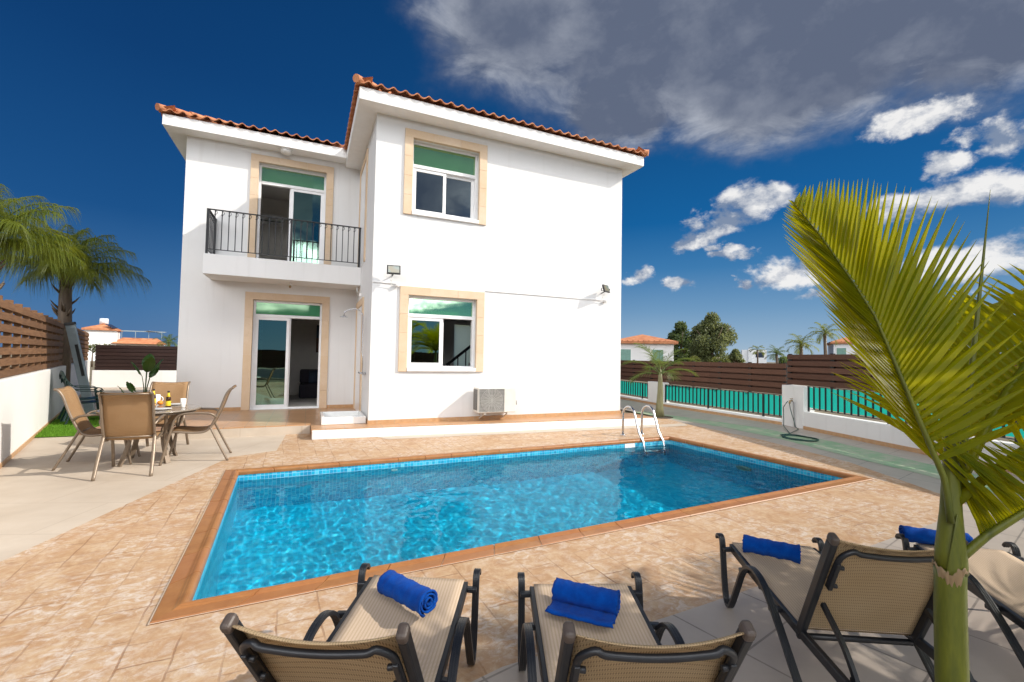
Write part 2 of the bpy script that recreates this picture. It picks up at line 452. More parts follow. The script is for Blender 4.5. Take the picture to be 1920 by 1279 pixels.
def m_sling(name, a, b, dark, sc=230, tw=.35, stripe=False):
    g = G(name); p = g.co('Object'); s = g.sep(p)
    if stripe:
        u = g.math('SINE', g.math('MULTIPLY', s[0], 420.0))
        v = g.math('SINE', g.math('MULTIPLY', g.math('ADD', s[1], s[2]), 900.0))
        k = g.ramp(g.math('ADD', g.math('MULTIPLY', u, .5), .5), [(.25, 0), (.75, 1)])
        c = g.mix(k, a, b)
        hole = g.math('MULTIPLY', g.math('GREATER_THAN', v, .55), g.math('LESS_THAN', u, -.2))
    else:
        # basket weave: staggered rows of small dark holes between warp and weft
        rowf = g.math('MULTIPLY', g.math('ADD', s[1], g.math('MULTIPLY', s[2], 1.0)), sc*.62)
        row = g.math('FLOOR', rowf)
        shift = g.math('MULTIPLY', g.math('MODULO', row, 2.0), .5)
        cx = g.math('ABSOLUTE', g.math('SUBTRACT', g.math('FRACT', g.math('ADD', g.math('MULTIPLY', s[0], sc*.62), shift)), .5))
        cy = g.math('ABSOLUTE', g.math('SUBTRACT', g.math('FRACT', rowf), .5))
        d = g.math('ADD', cx, cy)
        hole = g.math('LESS_THAN', d, .33)
        c = g.mix(g.ramp(g.noise(p, 5, 4), [(.3, 0), (.7, 1)]), a, b)
        c = g.mix(g.math('MULTIPLY', g.math('GREATER_THAN', cy, .40), .25), c, dark)
    c = g.mix(g.math('MULTIPLY', hole, .85), c, dark)
    return g.done(g.pbr(c, .75, 0, .25, trans=tuple(x*.95 for x in b), tw=tw))
M['lounge_sling'] = m_sling('lounger_mesh_fabric', (.54, .40, .235), (.62, .48, .30), (.085, .05, .025), 205)
M['chair_sling'] = m_sling('chair_sling_fabric', (.42, .255, .125), (.50, .32, .17), (.20, .115, .055), 170, .3)
M['bronze'] = simple('bronze_tube', (.21, .16, .115), .38, .35, var=.08)
M['lounge_frame'] = simple('charcoal_resin', (.012, .0135, .017), .40, var=.15, sc=20, bump=.05, bsc=220)
M['lounge_cap'] = simple('worn_taupe_resin', (.075, .056, .046), .5, var=.2, sc=15)
def m_towel():
    g = G('royal_blue_terry'); p = g.co('Object')
    n = g.noise(p, 420, 3, .7); n2 = g.noise(p, 22, 4)
    c = g.mix(g.ramp(n2, [(.3, 0), (.7, 1)]), (.0, .048, .30), (.0, .085, .45))
    c = g.mix(g.ramp(n, [(.35, .45), (.6, 0)]), c, (.0, .03, .2))
    return g.done(g.pbr(c, .95, 0, .1, g.bump(g.math('ADD', n, g.math('MULTIPLY', n2, 1.2)), .8, .006), sheen=.05))
M['towel'] = m_towel()
def m_leaf(name, a, b, tr, tw=.5, rough=.4, sc=3):
    g = G(name); p = g.pos()
    n = g.noise(p, sc, 4)
    c = g.mix(g.ramp(n, [(.3, 0), (.7, 1)]), a, b)
    c = g.mix(g.math('MULTIPLY', g.island(), .5), c, tuple(x*.62 for x in a))
    return g.done(g.pbr(c, rough, 0, .4, trans=tr, tw=tw))
def m_frond():
    g = G('palm_frond_green'); p = g.pos()
    n = g.noise(p, 5, 4)
    c = g.mix(g.ramp(n, [(.3, 0), (.7, 1)]), (.050, .090, .001), (.165, .180, .002))
    c = g.mix(g.math('MULTIPLY', g.island(), .5), c, (.05, .105, .01))
    c = g.mix(g.ramp(g.noise(p, 16, 4), [(.66, 0), (.78, .5)]), c, (.24, .18, .03))
    return g.done(g.pbr(c, .42, 0, .22, trans=(.74, .66, .0), tw=.5))
M['frond'] = m_frond()
M['frond_dark'] = m_leaf('queen_palm_leaf', (.06, .10, .014), (.17, .20, .025), (.42, .44, .03), .42)
M['frond_mid'] = m_leaf('young_palm_leaf', (.07, .12, .025), (.15, .20, .05), (.25, .32, .05), .35)
M['broad'] = m_leaf('broad_leaf', (.02, .055, .012), (.05, .11, .022), (.10, .20, .02), .25, .3)
M['tree_leaf'] = m_leaf('eucalyptus_leaf', (.10, .13, .05), (.25, .27, .13), (.30, .33, .10), .4, .55, .6)
M['tree_dark'] = m_leaf('dark_tree_leaf', (.055, .09, .03), (.13, .17, .06), (.18, .24, .05), .35, .55, .6)
M['shrub'] = m_leaf('yellowish_shrub_leaf', (.09, .11, .02), (.20, .21, .05), (.2, .22, .04), .3, .6, .6)
def m_trunk(name, a, b, ring=None, rc=(.3, .2, .12)):
    g = G(name); p = g.pos()
    n = g.noise(g.mapping(p, sc=(9, 9, 1.6)), 2.2, 6, .65)
    c = g.ramp(n, [(.28, a), (.72, b)])
    c = g.mix(g.ramp(g.noise(p, 18, 5), [(.62, 0), (.72, .55)]), c, rc)
    return g.done(g.pbr(c, .5, 0, .4, g.bump(n, .3, .01)))
M['palm_green'] = m_trunk('green_palm_stem', (.048, .062, .005), (.15, .16, .012), rc=(.12, .085, .015))
M['palm_scar'] = m_trunk('dry_leaf_scar', (.15, .095, .045), (.33, .235, .13))
M['bark'] = m_trunk('brown_bark', (.07, .045, .028), (.17, .12, .08), rc=(.05, .03, .02))
M['bark_grey'] = m_trunk('grey_green_stem', (.15, .14, .07), (.26, .25, .13), rc=(.12, .09, .05))
M['ac'] = simple('ac_casing_paint', (.66, .63, .57), .45, var=.05)
M['ac_dark'] = simple('ac_dark_grille', (.20, .195, .185), .6)
M['ac_mid'] = simple('ac_grille_wire', (.42, .41, .38), .5)
M['plastic_green'] = simple('dark_green_plastic', (.004, .030, .024), .35, var=.1)
M['grey_panel'] = simple('grey_blue_metal', (.26, .31, .33), .4, .3, var=.1)
M['pot'] = simple('grey_plastic_pot', (.10, .105, .10), .6)
M['soil'] = simple('dark_soil', (.05, .035, .022), .95)
M['tabletop'] = simple('grey_brown_table_top', (.24, .20, .16), .18, var=.06, sc=30)
M['amber'] = simple('amber_bottle_glass', (.045, .014, .004), .08, var=.1)
M['label'] = simple('yellow_bottle_label', (.75, .52, .02), .5, var=.1)
M['china'] = simple('white_china', (.82, .82, .80), .2, var=.02)
M['orange'] = simple('orange_peel', (.72, .24, .02), .5, var=.1, sc=40)
M['bread'] = simple('toasted_bread', (.55, .30, .11), .8, var=.25, sc=20)
M['hose'] = simple('green_hose', (.012, .055, .045), .4, var=.15)
M['brass'] = simple('tap_brass', (.35, .25, .12), .4, .8, var=.1)
M['sofa'] = simple('dark_sofa_fabric', (.05, .045, .06), .9)
M['painting_a'] = simple('painting_dusk', (.10, .035, .02), .7, var=.8, sc=5)
M['painting_b'] = simple('painting_night', (.03, .05, .09), .7, var=.4, sc=5)
M['lamp_glass'] = simple('opal_lamp_glass', (.78, .77, .74), .25, var=.02)
def m_ledlens():
    g = G('floodlight_lens'); p = g.co()
    return g.done(g.pbr(g.ramp(g.noise(p, 6, 2), [(.35, (.20, .17, .10)), (.65, (.15, .20, .18))]), .12, 0, .6, coat=.5))
M['lens'] = m_ledlens()
M['solar'] = simple('solar_panel', (.03, .04, .07), .2)
M['shutter'] = simple('green_shutter', (.16, .30, .25), .5)
M['modern'] = simple('pale_far_render', (.72, .74, .76), .8, var=.04)
# ------------------------------------------------------------------ the villa
MX0, MX1, MY0, MY1 = 1.10, 7.05, 9.09, 13.6       # front block
WX0, WX1, WY0, WY1 = -2.62, 1.10, 12.15, 17.5     # recessed wing
PZ = .168                                          # porch floor level
MZ, WZ = 6.27, 6.36                                # soffit levels
villa = thing('villa', 'white two-storey villa with terracotta tiled roof, sandstone window surrounds and balcony', 'house', (MX0, MY0, 0))
def facade(mb, y, x0, x1, z0, z1, holes, th=.26):
    # a wall in the XZ plane facing -Y, with real openings and reveals
    xs = sorted({x0, x1} | {h[0] for h in holes} | {h[2] for h in holes})
    zs = sorted({z0, z1} | {h[1] for h in holes} | {h[3] for h in holes})
    for i in range(len(xs)-1):
        for j in range(len(zs)-1):
            cx, cz = (xs[i]+xs[i+1])/2, (zs[j]+zs[j+1])/2
            if any(h[0] < cx < h[2] and h[1] < cz < h[3] for h in holes): continue
            a, b, c, d = xs[i], xs[i+1], zs[j], zs[j+1]
            mb.add([(a,y,c),(b,y,c),(b,y,d),(a,y,d)], [(0,1,2,3)])
            mb.add([(a,y+th,c),(b,y+th,c),(b,y+th,d),(a,y+th,d)], [(3,2,1,0)])
    for (a, c, b, d) in holes:
        mb.add([(a,y,c),(a,y+th,c),(a,y+th,d),(a,y,d)], [(0,1,2,3)])
        mb.add([(b,y,c),(b,y+th,c),(b,y+th,d),(b,y,d)], [(3,2,1,0)])
        mb.add([(a,y,d),(b,y,d),(b,y+th,d),(a,y+th,d)], [(3,2,1,0)])
        mb.add([(a,y,c),(b,y,c),(b,y+th,c),(a,y+th,c)], [(0,1,2,3)])
W1 = (1.82, 4.42, 3.26, 5.92)      # upper window opening x0,z0,x1,z1
W2 = (1.80, 1.26, 3.26, 2.72)      # lower window
D1 = (-1.20, PZ, .30, 2.76)        # porch sliding door
D2 = (-1.19, 3.46, .30, 6.04)      # balcony door
w = MB()
facade(w, MY0, MX0, MX1, 0, MZ, [W1, W2])
facade(w, WY0, WX0, WX1, 0, WZ, [D1, D2])
# side and back walls as slabs (the front slabs' edges close against them)
w.box(MX1-.26, MY0+.26, 0, MX1, MY1, MZ); w.add([(MX1,MY0,0),(MX1,MY0+.26,0),(MX1,MY0+.26,MZ),(MX1,MY0,MZ)], [(0,1,2,3)])
w.box(MX0, MY0+.26, 0, MX0+.26, WY0+.26, MZ); w.add([(MX0,MY0,0),(MX0,MY0+.26,0),(MX0,MY0+.26,MZ),(MX0,MY0,MZ)], [(3,2,1,0)])
w.box(WX0, WY0+.26, 0, WX0+.26, WY1, WZ); w.add([(WX0,WY0,0),(WX0,WY0+.26,0),(WX0,WY0+.26,WZ),(WX0,WY0,WZ)], [(3,2,1,0)])
w.box(WX0+.26, WY1-.26, 0, MX0+1.6, WY1, WZ)
# back wall of the front block with a tall stair window
bx0, bx1, bz0, bz1 = 4.15, 4.75, 1.0, 2.5
w.box(MX0+1.6, MY1, 0, bx0, MY1+.26, MZ); w.box(bx1, MY1, 0, MX1, MY1+.26, MZ)
w.box(bx0, MY1, 0, bx1, MY1+.26, bz0); w.box(bx0, MY1, bz1, bx1, MY1+.26, MZ)
w.box(MX0+1.6, MY1+.26, 0, MX0+1.86, WY1-.26, WZ)
w.build('wall', M['stucco'], villa)
def slab(name, *b):
    m = MB(); m.box(*b); m.build(name, M['room'], villa)
slab('room_floor', MX0+.27, MY0+.27, 3.05, MX1-.27, MY1-.01, 3.3)
slab('room_floor', WX0+.27, WY0+.27, 3.05, WX1+.2, WY1-.27, 3.44)
slab('room_floor', MX0+.27, MY0+.27, 0, MX1-.27, MY1-.01, .16)
slab('room_floor', WX0+.27, WY0+.27, 0, MX0+.2, WY1-.27, .165)
slab('room_ceiling', MX0+.27, MY0+.27, 6.0, MX1-.27, MY1-.01, 6.2)
slab('room_ceiling', WX0+.27, WY0+.27, 6.15, MX0+.2, WY1-.27, 6.3)
slab('interior_wall', MX0+.27, MY0+2.6, 3.31, MX1-.27, MY0+2.7, 5.99)
slab('interior_wall', WX0+.27, WY0+3.1, 3.45, MX0+.2, WY0+3.2, 6.14)
fz = MB()
fz.add([(bx0, MY1+.1, bz0), (bx1, MY1+.1, bz0), (bx1, MY1+.1, bz1), (bx0, MY1+.1, bz1)], [(0,1,2,3)])
fz.build('stair_window', M['frost'], villa)
st = MB()
for k in range(6): st.box(3.2+k*.26, 12.2, .17+k*.19, 3.2+(k+1)*.26, 13.2, .36+k*.19)
stair = st.build('staircase', M['room'], villa)
sr = MB()
sr.bar((3.5, 12.15, 1.25), (4.9, 12.15, 2.35), .05, .07)
for k in range(6): sr.bar((3.6+k*.23, 12.15, .5+k*.18), (3.6+k*.23, 12.15, 1.32+k*.18), .025, .025)
sr.build('handrail', M['iron'], stair)

# --- surrounds, cut from blocks so each stone differs a little
def surround(name, o, y, wd=.165, proud=.032, bottom=False, zb=None):
    x0, z0, x1, z1 = o; mb = MB(); zb = z0 if zb is None else zb
    def blocks(a0, a1, fn, n):
        for i in range(n):
            p = a0+(a1-a0)*i/n; q = a0+(a1-a0)*(i+1)/n
            fn(p+.0008, q-.0008)
    n = max(3, round((z1-zb)/.42))
    blocks(zb, z1, lambda p, q: mb.box(x0-wd, y-proud, p, x0+.004, y+.05, q), n)
    blocks(zb, z1, lambda p, q: mb.box(x1-.004, y-proud, p, x1+wd, y+.05, q), n)
    blocks(x0-wd, x1+wd, lambda p, q: mb.box(p, y-proud, z1-.002, q, y+.05, z1+wd), max(3, round((x1-x0)/.5)))
    o = mb.build(name, M['trim'], villa, bevel=.004, seg=1)
    return o
surround('window_surround', W1, MY0, zb=4.34)
surround('window_surround', W2, MY0, zb=1.18)
surround('door_surround', D1, WY0)
surround('door_surround', D2, WY0, zb=3.58)
for (o, zz) in ((W1, 4.345), (W2, 1.185)):
    s = MB(); s.box(o[0]+.006, MY0-.045, zz, o[2]-.006, MY0+.13, zz+.078)
    s.build('sill', M['white'], villa, bevel=.008)
# side doorways in the left face of the front block, seen almost edge-on
for z0, z1 in ((PZ, 2.62), (3.58, 5.95)):
    sd = MB()
    ya, yb = 10.55, 11.75
    sd.box(MX0-.03, ya-.15, z0, MX0+.02, ya, z1); sd.box(MX0-.03, yb, z0, MX0+.02, yb+.15, z1)
    sd.box(MX0-.03, ya-.15, z1+.002, MX0+.02, yb+.15, z1+.16)
    sd.build('side_door_surround', M['trim'], villa, bevel=.004, seg=1)
    dd = MB(); dd.box(MX0-.012, ya+.002, z0+.01, MX0+.02, yb-.002, z1-.002)
    for q in range(2): dd.box(MX0-.02, ya+.1+q*.52, z0+.2, MX0-.01, ya+.56+q*.52, z1-.2)
    dd.build('side_door', M['alu'], villa, bevel=.004, seg=1)

# --- glazing
def sash(mb, x0, z0, x1, z1, y, fw=.065, d=.04):
    mb.box(x0, y, z0, x0+fw, y+d, z1); mb.box(x1-fw, y, z0, x1, y+d, z1)
    mb.box(x0+fw, y, z0, x1-fw, y+d, z0+fw); mb.box(x0+fw, y, z1-fw, x1-fw, y+d, z1)
def glazing(kind, o, y, transom_h, open_side=None, dark=False, shutter=0):
    # frame with a fixed transom above two sliding sashes
    x0, z0, x1, z1 = o
    top = MB()
    fw = .05; zt = z1-transom_h
    top.box(x0, y, z0, x0+fw, y+.10, z1); top.box(x1-fw, y, z0, x1, y+.10, z1)
    top.box(x0+fw, y, z1-fw, x1-fw, y+.10, z1); top.box(x0+fw, y, z0, x1-fw, y+.10, z0+fw*.7)
    top.box(x0+fw, y-.004, zt-.07, x1-fw, y+.10, zt)
    win = top.build(kind, M['alu'], villa, bevel=.004, seg=1)
    t = MB(); t.box(x0+fw, y+.03, zt, x1-fw, y+.038, z1-fw)
    t.build('transom_pane', M['transom_bright' if z0 < .5 else 'transom'], win)
    xm = (x0+x1)/2
    a0, a1, b0, b1 = x0+fw, xm+.03, xm-.03, x1-fw
    za, zb2 = z0+fw*.7, zt-.07-shutter
    spots = [(a0, a1, .012), (b0, b1, .056)]
    if open_side == 'R': spots = [(a0, a1, .012), (a0+.09, a1+.03, .056)]
    if open_side == 'L': spots = [(b0-.02, b1, .012), (b0-.05, b1-.09, .056)]
    for i, (p, q, dy) in enumerate(spots):
        s = MB(); sash(s, p, za, q, zb2, y+dy)
        so = s.build('sash', M['alu'], win, bevel=.003, seg=1)
        g = MB(); g.box(p+.06, y+dy+.015, za+.06, q-.06, y+dy+.023, zb2-.06)
        g.build('pane', M['glass_dark' if dark else 'glass'], so)
    if shutter:
        s = MB(); s.box(x0+fw, y+.02, zb2, x1-fw, y+.09, zt-.072); s.build('roller_box', M['alu'], win)
    return win
glazing('window', (W1[0], W1[1], W1[2], W1[3]), MY0+.14, .47, dark=True)
glazing('window', (W2[0], W2[1], W2[2], W2[3]), MY0+.12, .36, 'R')
glazing('sliding_door', D1, WY0+.12, .33, 'R', shutter=.0)
glazing('sliding_door', (D2[0], 3.58, D2[2], D2[3]), WY0+.14, .40, 'L')

# --- eaves and roofs
def eaves(mb, x0, x1, y0, y1, z, d, hh=.20):
    mb.box(x0-d, y0-d, z, x1+d, y1+d, z+hh)
E1 = .37
ev = MB(); ev.box(MX0-E1, MY0-E1, MZ, MX1+E1, MY1+E1, MZ+.235)
ev.box(WX0-E1, WY0-E1, WZ, MX0-E1-.002, WY1+E1, WZ+.235)
ev.build('eaves', M['soffit'], villa, bevel=.006, seg=1)
PITCHR = math.tan(R(20))
def roof_slope(mb, o, u, vdir, L, hip0, hip1, depth, z0, pitch=.225, amp=.040):
    # one tiled roof slope: barrel tiles run up the slope, each course stepping over the one below
    u, vdir, o = Vector(u), Vector(vdir), Vector(o)
    ns = 8; nu = int(round(L/pitch))*ns; course = .36
    nv = max(2, int(depth/course))
    cols = []
    for k in range(nv):
        for e in (0, 1):
            v = (k+e)*course
            if k == nv-1 and e == 1: v = depth
            row = []
            for i in range(nu+1):
                t = i/nu*L
                ph = (i % ns)/ns
                c = math.cos(2*PI*ph)
                prof = amp*(c if c > 0 else .55*c)
                lift = .028*(1-e)
                p = o+u*t+vdir*v; row.append((t, v, (p.x, p.y, z0+v*PITCHR+prof+lift+.035)))
            cols.append(row)
    def inside(t, v): return (t >= v*hip0-.02) and (t <= L-v*hip1+.02)
    vs = []; fs = []
    W_ = nu+1
    for r in cols: vs += [q[2] for q in r]
    nr = len(cols)
    for j in range(nr-1):
        for i in range(nu):
            t = (cols[j][i][0]+cols[j][i+1][0])/2; v = max(cols[j][i][1], cols[j+1][i][1])
            if inside(t, v): fs.append((j*W_+i, j*W_+i+1, (j+1)*W_+i+1, (j+1)*W_+i))
    mb.add(vs, fs, 0, False)
    # thickness lip at the eave
    lip = []
    for i in range(nu+1):
        x, y, z = cols[0][i][2]; lip.append((x, y, z)); 
    lo = [(x+vdir.x*.004, y+vdir.y*.004, z-.02) for x, y, z in lip]
    back = [(x+vdir.x*.30, y+vdir.y*.30, z-.02+.30*PITCHR) for x, y, z in lip]
    n = nu+1
    mb.add(lip+lo+back, [(i+1, i, n+i, n+i+1) for i in range(nu)]+[(n+i+1, n+i, 2*n+i, 2*n+i+1) for i in range(nu)])
def hip_caps(mb, a, b):
    a, b = Vector(a), Vector(b); d = b-a; n = max(2, int(d.length/.34)); d /= n
    for k in range(n):
        p = a+d*k; q = a+d*(k+1.12)
        mb.tube([p+Vector((0,0,.035)), p+d*.5+Vector((0,0,.028)), q+Vector((0,0,.012))], [.076, .070, .062], 10)
OV = E1+.075
rf = MB()
rx0, rx1, ry0, ry1 = MX0-OV, MX1+OV, MY0-OV, MY1+OV
zr = MZ+.235; hd = (ry1-ry0)/2
roof_slope(rf, (rx0, ry0, 0), (1,0,0), (0,1,0), rx1-rx0, 1, 1, hd, zr)
roof_slope(rf, (rx1, ry0, 0), (0,1,0), (-1,0,0), ry1-ry0, 1, 1, hd, zr)
roof_slope(rf, (rx0, ry1, 0), (0,-1,0), (1,0,0), ry1-ry0, 1, 1, hd, zr)
roof_slope(rf, (rx1, ry1, 0), (-1,0,0), (0,-1,0), rx1-rx0, 1, 1, hd, zr)
roof = rf.build('roof', M['roof'], villa)
hc = MB(); zt = zr+hd*PITCHR+.05
hip_caps(hc, (rx0, ry0, zr+.05), (rx0+hd, ry0+hd, zt)); hip_caps(hc, (rx1, ry0, zr+.05), (rx1-hd, ry0+hd, zt))
hip_caps(hc, (rx0, ry1, zr+.05), (rx0+hd, ry1-hd, zt)); hip_caps(hc, (rx1, ry1, zr+.05), (rx1-hd, ry1-hd, zt))
hip_caps(hc, (rx0+hd, ry0+hd, zt), (rx1-hd, ry0+hd, zt))
hc.build('ridge_tiles', M['roof'], roof)
rf = MB()
sx0, sx1, sy0, sy1 = WX0-OV, MX0-E1-.01, WY0-OV, WY1+OV
zr2 = WZ+.235; hw = 2.4
roof_slope(rf, (sx0, sy0, 0), (1,0,0), (0,1,0), sx1-sx0, 1, 0, hw, zr2)
roof_slope(rf, (sx0, sy1, 0), (0,-1,0), (1,0,0), sy1-sy0, 1, 1, hw, zr2)
roof2 = rf.build('roof', M['roof'], villa)
hc = MB()
hip_caps(hc, (sx0, sy0, zr2+.05), (sx0+hw, sy0+hw, zr2+hw*PITCHR+.05))
hip_caps(hc, (sx0+hw, sy0+hw, zr2+hw*PITCHR+.05), (sx0+hw, sy1-hw, zr2+hw*PITCHR+.05))
hc.build('ridge_tiles', M['roof'], roof2)
fill = MB()   # solid roof body below the tiles so nothing shows through
fill.add([(sx0+.1,sy0+.1,zr2),(sx1,sy0+.1,zr2),(sx1,sy0+hw,zr2+hw*PITCHR-.06),(sx0+hw,sy0+hw,zr2+hw*PITCHR-.06)], [(0,1,2,3)])
fill.build('underlay', M['soffit'], roof2)

# --- balcony
BX0, BY0, BZ0, BZ1 = -2.06, 11.25, 3.145, 3.575
b = MB(); b.box(BX0, BY0, BZ0, MX0-.002, WY0-.002, BZ1)
bal = b.build('balcony', M['stucco'], villa, bevel=.008)
rl = MB(); y = BY0+.05; x0, x1 = BX0+.05, MX0-.05; zt, zb = 4.53, 3.68
rl.bar((x0, y, zt), (MX0, y, zt), .05, .018); rl.bar((x0, y, zb), (x1, y, zb), .03, .014)
rl.bar((x0, y, zt), (x0, WY0, zt), .05, .018); rl.bar((x0, y, zb), (x0, WY0, zb), .03, .014)
rl.build('top_and_bottom_rail', M['iron'], bal)
for px, py in ((x0, y), ((x0+x1)/2+.06, y), (x1, y), (x0, WY0-.04)):
    p = MB(); p.box(px-.022, py-.022, BZ1, px+.022, py+.022, zt+.01); p.build('railing_post', M['iron'], bal)
def baluster(px, py, ax):
    p = MB(); p.box(px-.0085, py-.0085, zb, px+.0085, py+.0085, zt)
    # a small scroll hanging under the top rail
    pts = []
    for k in range(9):
        a = -PI/2+k*PI*1.5/8; q = .016*math.sin(a)+.02; pts.append((px+ax[0]*q, py+ax[1]*q, zt-.055+.022*math.cos(a)*1.5))
    p.tube(pts, .006, 5)
    p.box(px-.014, py-.014, zt-.11, px+.014, py+.014, zt-.09)
    p.build('baluster', M['iron'], bal)
n = 24
for k in range(1, n):
    baluster(x0+(x1-x0)*k/n, y, (1, 0))
for k in range(1, 6): baluster(x0, y+(WY0-y)*k/6, (0, 1))

# --- skirting tiles and conduit
sk = MB(); sk.box(MX0-.012, MY0-.014, PZ-.02, MX1+.012, MY0-.001, PZ+.075)
sk.box(MX0-.014, MY0-.001, PZ-.02, MX0-.001, 10.39, PZ+.075); sk.build('skirting', M['skirt'], villa); sk = MB(); sk.box(MX0-.014, 11.91, PZ-.02, MX0-.001, WY0-.002, PZ+.075)
sk.build('skirting', M['skirt'], villa); sk = MB(); sk.box(WX0-.012, WY0-.014, PZ-.02, D1[0]-.17, WY0-.001, PZ+.075); sk.build('skirting', M['skirt'], villa); sk = MB(); sk.box(D1[2]+.17, WY0-.014, PZ-.02, MX0-.015, WY0-.001, PZ+.075)
sk.build('skirting', M['skirt'], villa)
cd = MB(); cd.box(MX0+.0, MY0-.018, 2.915, 1.60, MY0-.001, 2.94); cd.build('cable_conduit', M['white'], villa); cd = MB(); cd.box(3.46, MY0-.018, 2.915, 6.45, MY0-.001, 2.94)
cd.build('cable_conduit', M['white'], villa)

# ------------------------------------------------------------------ porch floor (setting) and things fixed to the house
p = MB()
p.prism([(-2.95, 9.42), (.10, 9.42), (.10, 8.80), (7.4, 8.33), (7.4, 9.089), (MX0+.001, 9.089), (MX0+.001, 12.149), (-2.62, 12.149), (-2.62, 12.6), (-3.3, 12.6), (-3.3, 9.42)], .0, PZ)
tag(p.build('porch_floor', M['floor_tile']), kind='structure')
p = MB()
p.prism([(.112, 8.79), (7.42, 8.315), (7.42, 8.20), (.112, 8.672)], 0, PZ-.018)
p2 = MB(); p2.box(-3.3, 9.385, 0, .085, 9.415, PZ-.02); tag(p2.build('porch_riser', M['pale']), kind='structure')
tag(p.build('porch_step', M['white'], bevel=.006), kind='structure')

def floodlight(x, z, yaw, label):
    t = thing('floodlight', label, 'floodlight', (x, MY0, z), 0, 'floodlights on the front wall')
    rz = Matrix.Rotation(yaw, 3, 'Z') @ Matrix.Rotation(R(-18), 3, 'X')
    c = Vector((0, -.20, 0))
    ax, ay, az = rz @ Vector((1,0,0)), rz @ Vector((0,1,0)), rz @ Vector((0,0,1))
    h = MB(); h.obox(c, ax*.128, ay*.018, az*.092)
    for k in range(5): h.obox(c+ay*.03+ax*(-.08+k*.04), ax*.004, ay*.014, az*.07)
    head = h.build('lamp_head', M['rubber'], t, local=True, bevel=.006)
    l = MB(); l.obox(c-ay*.0205, ax*.106, ay*.002, az*.070); l.build('lens', M['lens'], head, local=True)
    k = MB(); k.bar((0, -.005, -.09), (0, -.17, -.06), .03, .012); k.bar((-.11, -.17, -.05), (.11, -.17, -.05), .02, .01)
    k.bar((-.115, -.17, -.05), (-.115, -.19, .01), .006, .02); k.bar((.115, -.17, -.05), (.115, -.19, .01), .006, .02)
    k.build('bracket', M['rubber'], t, local=True)
    j = MB(); j.sphere((.10, -.04, -.27), .042, 14, 8); j.tube([(.10, .0, -.27), (.10, -.04, -.27)], .03, 12)
    j.build('junction_box', M['white'], t, local=True)
    cc = MB(); cc.tube([(-.02, -.17, -.07), (-.03, -.10, -.18), (-.02, -.05, -.27), (.03, -.03, -.31), (.09, -.03, -.29)], .006, 6)
    cc.build('cable', M['white'], t, local=True)
    return t
floodlight(1.47, 3.155, R(-8), 'black floodlight above the lower window, near the house corner')
floodlight(6.45, 3.18, R(26), 'black floodlight near the far right edge of the white facade')

t = thing('air_conditioner', 'cream outdoor air conditioner unit with round fan grille on the front wall', 'air conditioner', (3.65, MY0, .35))
c = MB(); c.box(3.20, 8.73, .345, 4.06, 9.03, .865); cas = c.build('casing', M['ac'], t, bevel=.018, seg=3)
c = MB(); c.box(3.225, 8.722, .375, 3.775, 8.728, .835); c.build('fan_well', M['ac_dark'], t, bevel=.002, seg=1)
c = MB()
for k in range(9):
    rr = .03+k*.026
    c.tube([(3.50+rr*math.cos(a*PI/16), 8.715, .605+rr*math.sin(a*PI/16)) for a in range(32)], .0042, 5, closed=True)
for k in range(16): c.bar((3.225, 8.718, .39+k*.0285), (3.775, 8.718, .39+k*.0285), .005, .006)
for k in range(8):
    a = k*PI/8; c.bar((3.50-.235*math.cos(a), 8.717, .605-.235*math.sin(a)), (3.50+.235*math.cos(a), 8.717, .605+.235*math.sin(a)), .004, .006)
c.box(3.215, 8.713, .365, 3.225, 8.73, .845); c.box(3.775, 8.713, .365, 3.785, 8.73, .845); c.box(3.225, 8.713, .365, 3.775, 8.73, .375); c.box(3.225, 8.713, .835, 3.775, 8.73, .845)
c.build('fan_grille', M['ac_mid'], t)
c = MB()
for k in range(11): c.box(3.196, 8.77+k*.022, .40, 3.199, 8.782+k*.022, .83)
c.build('side_fins', M['ac_dark'], t)
for x in (3.36, 3.88):
    c = MB(); c.bar((x, 9.085, .33), (x, 8.74, .33), .035, .025); c.bar((x, 9.07, .2), (x, 8.78, .32), .02, .02); c.build('wall_bracket', M['ac'], t)
c = MB(); c.tube([(4.063, 8.83, .5), (4.11, 8.84, .5), (4.13, 8.9, .56), (4.12, 9.0, .66), (4.08, 9.08, .7)], .014, 8)
c.tube([(4.063, 8.88, .44), (4.12, 8.9, .44), (4.14, 8.98, .5), (4.1, 9.08, .55)], .011, 8)
c.build('refrigerant_pipe', M['rubber'], t)

t = thing('outdoor_shower', 'slim chrome outdoor shower with curved arm on the side wall by the doorway', 'shower', (MX0-.05, 9.75, 1.1))
c = MB(); xx = MX0-.06
pts = [(xx, 9.75, 1.12), (xx, 9.75, 1.45), (xx-.02, 9.77, 1.55), (xx-.02, 9.77, 2.28)]
for k in range(1, 7):
    a = k/6*PI*.55; pts.append((xx-.02-.16*(1-math.cos(a)), 9.77, 2.28+.16*math.sin(a)))
pts += [(xx-.34, 9.77, 2.40), (xx-.38, 9.77, 2.36), (xx-.39, 9.77, 2.29)]
c.tube(pts, .011, 8); c.build('riser_pipe', M['steel'], t)
c = MB(); c.lathe([(.085, 2.255), (.08, 2.265), (.03, 2.28), (.012, 2.30)], 20, (xx-.39, 9.77, 0)); c.build('shower_head', M['steel'], t)
c = MB(); c.tube([(MX0-.002, 9.68, 1.12), (xx, 9.68, 1.12)], .02, 8); c.tube([(MX0-.002, 9.84, 1.12), (xx, 9.84, 1.12)], .02, 8)
c.tube([(xx, 9.62, 1.12), (xx, 9.90, 1.12)], .022, 10); c.tube([(xx-.0, 9.66, 1.12), (xx-.07, 9.64, 1.13)], .018, 8); c.tube([(xx, 9.86, 1.12), (xx-.07, 9.88, 1.13)], .018, 8)
